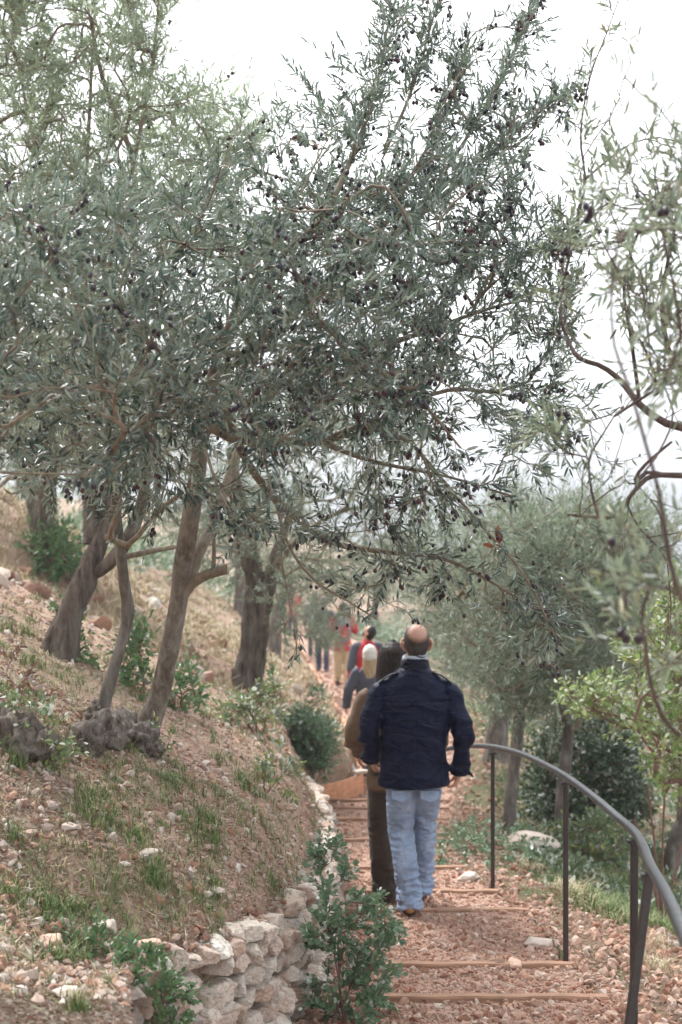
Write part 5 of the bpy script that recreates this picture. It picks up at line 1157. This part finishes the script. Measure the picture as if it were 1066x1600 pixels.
    tor = mats.get('torso') or [(0, -.005, hem, .185, .135), (0, -.005, hem + .05, .186, .137), (0, -.005, .93, .178, .13), (0, -.005, 1.08, .170, .122), (0, 0, 1.22, .186, .13), (0, 0, 1.34, .196, .13), (0, -.005, 1.42, .180, .112), (0, -.004, 1.475, .125, .090), (0, .0, 1.515, .080, .074), (0, .004, 1.55, .068, .070)]
    tor = [(x, y, z, a * F_, b * F_) for x, y, z, a, b in tor]; loft(g, sm_st(tor, 3), 28, caps=False)
    ws = mats.get('sleeve', (.066, .060, .052, .046))
    for S in 'LR':
        sh, el, wr = A(P['sh' + S]), A(P['el' + S]), A(P['wr' + S]); sx = -1 if S == 'L' else 1; w2 = wr + unit(wr - el) * .012
        loft(g, sm_st([(sx * .08, 0, 1.40, .07, .085), (*(sh * .6 + np.array([0, 0, 1.43]) * .4), .068, .082), (*sh, ws[0] * .95, ws[0]), (*(sh * .5 + el * .5), ws[0], ws[0]), (*el, ws[1], ws[1]), (*(el * .5 + wr * .5), ws[2], ws[2]), (*w2, ws[3], ws[3])], 3), 18, caps=False)
    el = {S: A(P['el' + S]) for S in 'LR'}
    def dj(c):
        z = c[:, 2]; ax = np.abs(c[:, 0]); arm = smooth(.19, .23, ax)
        amp = .0028 + .0045 * np.exp(-((z - 1.0) / .12) ** 2) * smooth(.05, .16, ax) + .0022 * arm * smooth(1.3, 1.1, z)
        q = np.stack([c[:, 0] * 3.5 + 1.5 * z, c[:, 1] * 4, z * 8.5 + 4 * ax], -1)
        return amp * 1.3 * (1 - 1.6 * np.abs(fbm(q, 2, 6)) - .25) * mats.get('fold', 1.0) + mats.get('seams', lambda c: 0.0)(c)
    fuse(g, mats.get('top_name', 'jacket'), mats['top'], body, vox, 3, dj)
    if shoes:
        for S in 'LR':
            an = A(P['an' + S]); f = unit(A((*P['ft' + S], 0))); pit = P['lift' + S]; g = Geo(); up = A((0, 0, 1.))
            fd = unit(f * math.cos(pit) - up * math.sin(pit)); ux = unit(np.cross(fd, up)); uz = np.cross(ux, fd)
            b0 = an - uz * .055
            loft(g, sm_st([(*(b0 - fd * .062), .026, .03), (*(b0 - fd * .03), .038, .04), (*(b0 + fd * .05), .040, .042), (*(b0 + fd * .12 - uz * .008), .045, .033), (*(b0 + fd * .185 - uz * .016), .034, .022)], 3), 16, ref=ux)
            loft(g, [(*(b0 + uz * .01), .042, .048), (*(b0 + uz * .08), .042, .046)], 14, caps=False)
            o = fuse(g, 'shoe', mats['shoe'], body, .006, 3)
            g = Geo(); V = []
            for q in np.linspace(0, 1, 16, endpoint=False) * 2 * math.pi:
                yy = math.sin(q); V.append(b0 - uz * .036 + fd * (.062 + .128 * yy) + ux * (.043 + .006 * yy) * math.cos(q))
            g.add(V + [v - uz * .018 for v in V], [[i, (i + 1) % 16, 16 + (i + 1) % 16, 16 + i] for i in range(16)]); g.add(V, [list(range(16))]); g.add([v - uz * .018 for v in V], [list(range(15, -1, -1))])
            sl = g.build('sole', mats.get('sole', M['dark_shoe'])); sl.parent = o
    hair(body, hc, Rm)
    if extra: extra(body, hc, Rm)
    return body
def HT(pts, hc, Rm): return [(*(np.array(p[:3]) @ Rm.T + hc), *p[3:]) for p in pts]
def cap_hair(mat, full=True, name='hair'):
    def f(body, hc, Rm):
        g = Geo(); loft(g, sm_st(HT([(0, -.028, .02, .058, .052), (0, -.03, .045, .070, .070), (0, -.018, .085, .079, .087), (0, -.010, .12, .0815, .098), (0, -.008, .155, .077, .098), (0, -.008, .183, .062, .080), (0, -.01, .201, .042, .054), (0, -.01, .210, .018, .024)], hc, Rm), 3), 24)
        fuse(g, name, mat, body, .007, 2, lambda c: .002 * fbm(c * 60, 2, 4))
    return f
def cropped(body, hc, Rm):
    g = Geo(); loft(g, sm_st(HT([(0, -.040, .012, .048, .040), (0, -.034, .04, .064, .062), (0, -.022, .075, .0765, .081), (0, -.014, .11, .0795, .092), (0, -.012, .145, .076, .090), (0, -.012, .175, .062, .076), (0, -.012, .196, .040, .052), (0, -.012, .206, .018, .024)], hc, Rm), 3), 28)
    fuse(g, 'hair', M['cropped'], body, .005, 2)
def long_hair(mat, length=.42, width=.094):
    def f(body, hc, Rm):
        g = Geo(); loft(g, sm_st(HT([(0, -.030, -.02, .075, .055), (0, -.022, .05, .084, .083), (0, -.012, .12, .0875, .103), (0, -.008, .155, .083, .102), (0, -.008, .186, .066, .086), (0, -.01, .206, .045, .060), (0, -.01, .216, .020, .026)], hc, Rm), 3), 24)
        rg = np.random.default_rng(3)
        for k in range(34):
            a = math.pi * (1.0 + 1.0 * (k + .5) / 34); r = width; x, y = r * math.cos(a), r * 1.15 * math.sin(a); L = length * rg.uniform(.82, 1.0)
            st = [(x * .72, y * .72 - .01, .178), (x * .94, y * .98, .12), (x * 1.04, y - .015, .02), (x * 1.08, y * .8 - .045, -L * .4), (x * 1.0 + rg.normal(0, .006), y * .6 - .062, -L * .75), (x * .85 + rg.normal(0, .012), y * .5 - .062, -L)]
            st = [tuple(np.array(p) if p[2] < 0 else np.array(p)) for p in st]
            q = [(*(np.array(p) + hc), w, w * .8) for p, w in zip(st, (.010, .014, .017, .018, .014, .005))]; loft(g, sm_st(q, 4), 8)
        fuse(g, 'hair', mat, body, .006, 1, lambda c: .0025 * ridged(np.stack([c[:, 0] * 70, c[:, 1] * 70, c[:, 2] * 3], -1), 4))
    return f

# -- the man in the navy jacket
def seam(c):
    x, y, z = c.T; back = (y < -.02); r = 0 * x
    r = r - .0035 * back * np.exp(-((z - (1.315 + .06 * x * x)) / .006) ** 2) * (np.abs(x) < .2)
    r = r - .0022 * back * np.exp(-(x / .005) ** 2) * (z < 1.31) * (z > .8)
    r = r - .0030 * np.exp(-((z - .80) / .006) ** 2) * (np.abs(x) < .27)
    r = r - .0030 * np.exp(-((np.abs(x) - (.185 + .10 * (1.40 - z) * 0)) / .006) ** 2) * (z > 1.2)
    return r
def man_extra(body, hc, Rm):
    # stand-up collar, shoulder tabs, cuff tabs, pockets and scarf
    g = Geo(); n = 44
    for z, rx, ry, y in ():
        pass
    prof = [(1.478, .114, .096), (1.50, .098, .090), (1.535, .090, .086), (1.562, .087, .084), (1.568, .082, .079), (1.555, .078, .075), (1.50, .078, .074)]
    a = np.linspace(0, 2 * math.pi, n, endpoint=False); V = [[rx * math.cos(q), -.002 + ry * math.sin(q), z + (.010 * -math.sin(q)) + .002 * math.sin(5 * q)] for z, rx, ry in prof for q in a]
    i = np.arange(len(prof) - 1)[:, None] * n; j = np.arange(n)[None]; j2 = (j + 1) % n
    g.add(V, np.stack([i + j, i + j2, i + n + j2, i + n + j], -1).reshape(-1, 4)); g.build('collar', M['navy_dark'], body, sm=True)
    for sx in (-1, 1):
        g = Geo(); loft(g, [(sx * .105, -.035, 1.492, .030, .004), (sx * .15, -.04, 1.479, .028, .005), (sx * .195, -.042, 1.452, .024, .005), (sx * .222, -.04, 1.424, .020, .005)], 12, ref=(0, 1, .0)); o = g.build('shoulder_tab', M['navy_dark'], body, sm=True)
        g = Geo(); v, f = ico(2); g.add(v * [.007, .007, .004] + [sx * .118, -.036, 1.497], f); b = g.build('button', M['metal'], o, sm=True)
    g = Geo(); pts = [(.068 * math.cos(q) * 1.0, .0 + .070 * math.sin(q), 1.578 + .007 * math.sin(3 * q + 1)) for q in np.linspace(0, 2 * math.pi, 29)]; tube(g, np.array(pts), .011, 10, lump=.3)
    pts = [(.070 * math.cos(q), .0 + .070 * math.sin(q), 1.602 + .008 * math.sin(2 * q)) for q in np.linspace(-1.3, 1.9, 18)]; tube(g, np.array(pts), np.interp(np.linspace(0, 1, 18), [0, .3, 1], [.003, .009, .010]), 10, lump=.25)
    g.build('scarf', M['scarf'], body, sm=True)
    # loose cuff flap on the right sleeve, cuff edge on the left
    for wr, el, s in ((MP['wrR'], MP['elR'], 1), (MP['wrL'], MP['elL'], -1)):
        wr, el = np.array(wr), np.array(el); d = unit(wr - el); g = Geo()
        loft(g, [(*(wr - d * .025), .055, .055), (*(wr + d * .012), .058, .058), (*(wr + d * .020), .060, .060), (*(wr + d * .010), .050, .050)], 20, caps=False)
        if s == 1: loft(g, [(*(wr + [.045, -.02, -.0]), .012, .022), (*(wr + [.070, -.02, -.018]), .010, .020), (*(wr + [.085, -.02, -.040]), .004, .010)], 10, ref=(0, 0, 1))
        fuse(g, 'cuff', M['navy_dark'], body, .005, 2)
    # back pockets of the jeans
    for sx in (-1, 1):
        g = Geo(); c0 = np.array([sx * .088, 0, .80])
        V = []; 
        for (u, w) in ((-.058, .05), (.058, .05), (.056, -.03), (0, -.06), (-.056, -.03)):
            x = sx * .088 + u; z = .745 + w * .6; V.append([x, -.119 + .010 * (u / .05) ** 2, z])
        g.add(V + [[v[0], v[1] + .03, v[2]] for v in V], [[i, 5 + i, 5 + (i + 1) % 5, (i + 1) % 5] for i in range(5)]); g.add(V, [[0, 1, 2, 3, 4]]); g.build('pocket', M['denim'], body)
MP = dict(hip=.93, neck=(.012, .012, 1.545), shL=(-.212, 0, 1.365), shR=(.212, 0, 1.365), elL=(-.286, -.02, 1.15), elR=(.296, -.03, 1.13), wrL=(-.272, .07, .95), wrR=(.278, .03, .875),
          knL=(-.080, .10, .50), knR=(.070, .20, .51), anL=(-.030, .0, .095), anR=(.058, .30, .115), liftL=-.0, liftR=.15, hdR=(-.25, .05, -.6), hdL=(.35, .15, -.3), curl=.75, head=(0, 0, -.02))
mx_, my_ = (649 - 533) / F * 8.8, 8.86
man = person('balding man seen from behind in navy jacket and pale blue jeans, walking down the steps', (mx_, my_, float(pathz(np.array(mx_), np.array(my_))) + .012), .0, 1.78, MP,
  dict(legs=M['denim'], legs_name='jeans', legw=(.092, .080, .074, 1.8), top=M['navy'], shoe=M['tan_leather'], sleeve=(.072, .065, .060, .054), seams=seam, fold=2.0,
       torso=[(0, -.005, .79, .226, .148), (0, -.005, .83, .222, .148), (0, -.005, .95, .208, .14), (0, -.005, 1.08, .205, .135), (0, 0, 1.22, .222, .14), (0, 0, 1.33, .228, .14), (0, -.005, 1.41, .205, .122), (0, -.004, 1.465, .150, .098), (0, .0, 1.505, .098, .084), (0, .004, 1.54, .076, .076)]),
  cropped, vox=.0065, extra=man_extra)
# right leg leads down the path; its foot is on the tread beyond
# -- woman in brown beside him
wx, wy = (614 - 533) / F * 9.5, 9.45
def w_extra(body, hc, Rm):
    g = Geo(); loft(g, sm_st([(-.20, -.10, .98, .05, .05), (-.205, -.11, .90, .075, .055), (-.20, -.10, .80, .06, .05)], 3), 14); fuse(g, 'hanging_bag', M['bag'], body, .008, 3)
person('long dark-haired woman in brown coat and corduroy trousers half hidden by the balding man', (wx, wy, float(pathz(np.array(wx), np.array(wy))) + .01), .05, 1.69,
  dict(wrL=(-.235, .16, 1.0), elL=(-.285, -.03, 1.14), shL=(-.195, 0, 1.40), wrR=(.26, .16, 1.0), elR=(.32, -.04, 1.14), knL=(-.09, .02, .5), anL=(-.06, -.03, .09), knR=(.07, .12, .5), anR=(.06, .15, .10), head=(.06, 0, .0)),
  dict(legs=M['corduroy'], legw=(.092, .086, .088, .8), top=M['brown_coat'], top_name='coat', shoe=M['dark_shoe'], sleeve=(.066, .064, .054, .044), fold=2.0), long_hair(M['hair_dark'], .44, .099), vox=.008)
# -- woman with white cap and blonde hair
x, y = (578 - 533) / F * 17.6, 17.6
def c_extra(body, hc, Rm):
    g = Geo(); loft(g, sm_st(HT([(0, -.014, .065, .098, .112), (0, -.014, .14, .102, .116), (0, -.012, .18, .088, .102), (0, -.012, .215, .070, .082), (0, -.012, .232, .045, .055), (0, -.012, .240, .018, .022)], hc, Rm), 3), 24); loft(g, HT([(0, -.014, .055, .102, .116), (0, -.014, .085, .103, .118)], hc, Rm), 24, caps=False)
    fuse(g, 'knit_cap', M['white_knit'], body, .008, 2)
person('woman with white knitted cap and long blonde hair in front of the red jacket', (x, y, float(G(x, y))), 0, 1.57, dict(wrL=(-.33, .1, .95), elL=(-.30, -.02, 1.18)), dict(legs=M['blue_dark'], top=M['grey_cloth'], shoe=M['dark_shoe'], sleeve=(.075, .07, .065, .06), torso=[(0, 0, .62, .26, .19), (0, 0, .9, .21, .15), (0, 0, 1.22, .19, .13), (0, 0, 1.34, .2, .13), (0, 0, 1.42, .18, .11), (0, 0, 1.475, .12, .09), (0, 0, 1.53, .075, .075)]), long_hair(M['hair_blonde'], .40, .080), vox=.012, extra=c_extra, jacket_hem=.62)
# -- bearded man looking up, red and grey jacket
x, y = (574 - 533) / F * 21.2, 21.2
def r_extra(body, hc, Rm):
    for sx in (-1, 1):
        e, h = np.array((sx * .27, -.04, 1.12)), np.array((sx * .19, -.004, 1.43)); g = Geo(); loft(g, sm_st([(sx * .13, -.01, 1.455, .06, .07), (*h, .076, .076), (*(h * .5 + e * .5), .073, .073), (*e, .068, .068)], 3), 16); fuse(g, 'grey_sleeve', M['grey_cloth'], body, .01, 2)
    g = Geo(); loft(g, sm_st(HT([(0, .070, -.015, .030, .026), (0, .062, .012, .052, .045), (0, .052, .035, .068, .052)], hc, Rm), 3), 18); fuse(g, 'beard', M['hair_black'], body, .007, 2)
person('bearded dark-haired man with head tilted back, in a red and grey jacket', (x, y, float(G(x, y))), .15, 1.68, dict(head=(.62, 0, .75), neck=(0, -.0, 1.55)), dict(legs=M['blue_dark'], top=M['red_fleece'], shoe=M['dark_shoe']), cap_hair(M['hair_black']), vox=.012, extra=r_extra)
# -- hiker in khaki trousers with backpack
x, y = (536 - 533) / F * 29.5, 29.5
def pack_extra(body, hc, Rm):
    g = Geo(); loft(g, sm_st([(0, -.19, 1.02, .13, .07), (0, -.21, 1.12, .15, .09), (0, -.21, 1.3, .145, .09), (0, -.19, 1.44, .11, .07)], 3), 20); b = fuse(g, 'backpack', M['pack'], body, .012, 3)
    g = Geo(); loft(g, sm_st([(0, -.29, 1.08, .10, .03), (0, -.30, 1.2, .105, .04), (0, -.28, 1.3, .09, .03)], 3), 16); fuse(g, 'pocket', M['red_fleece'], b, .012, 3)
    for sx in (-1, 1):
        g = Geo(); tube(g, curve([(sx * .085, -.15, 1.42), (sx * .09, -.06, 1.50), (sx * .10, .06, 1.46), (sx * .11, .14, 1.3), (sx * .13, .06, 1.08)], .04), .018, 8); g.build('strap', M['red_fleece'], b, sm=True)
person('hiker with grey backpack, red top and khaki trousers walking away down the far path', (x, y, float(G(x, y))), 0.05, 1.76, dict(knL=(-.09, .12, .5), anL=(-.10, .18, .2), liftL=.6, knR=(.09, .04, .5), anR=(.10, -.02, .09), elR=(.27, 0, 1.18), wrR=(.2, .2, 1.2)), dict(legs=M['khaki'], legw=(.1, .086, .08, .8), top=M['red_fleece'], shoe=M['dark_shoe']), cap_hair(M['hair_black']), vox=.014, extra=pack_extra)
for px, Y, c, t_, lab in ((505, 33.6, 'blue_dark', 'grey_cloth', 'walker in dark blue trousers, upper body hidden by a drooping tree'), (491, 38.4, 'grey_cloth', 'pack', 'farther walker in dark grey trousers near the path edge'), (458, 47.5, 'blue_dark', 'red_fleece', 'faint distant figure in a red jacket seen through leaves')):
    x = (px - 533) / F * Y
    person(lab, (x, Y, float(G(x, Y))), .1, 1.74, dict(knL=(-.09, .1, .5), anL=(-.09, .16, .13)), dict(legs=M[c], top=M[t_], shoe=M['dark_shoe']), cap_hair(M['hair_black']), vox=.018)

# ------------------------------------------------------------------ haze in the valley air
g = Geo(); box(g, (60, 94, -12), (300, 206, 84)); hz = g.build('haze', [])
m = bpy.data.materials.new('haze'); m.use_nodes = True; m.node_tree.nodes.clear(); o_ = m.node_tree.nodes.new('ShaderNodeOutputMaterial'); pv = m.node_tree.nodes.new('ShaderNodeVolumePrincipled')
pv.inputs['Color'].default_value = (.93, .95, 1, 1); pv.inputs['Density'].default_value = HAZE; pv.inputs['Anisotropy'].default_value = 0.2
m.node_tree.links.new(pv.outputs[0], o_.inputs['Volume']); hz.data.materials.append(m); tag(hz, kind='stuff')
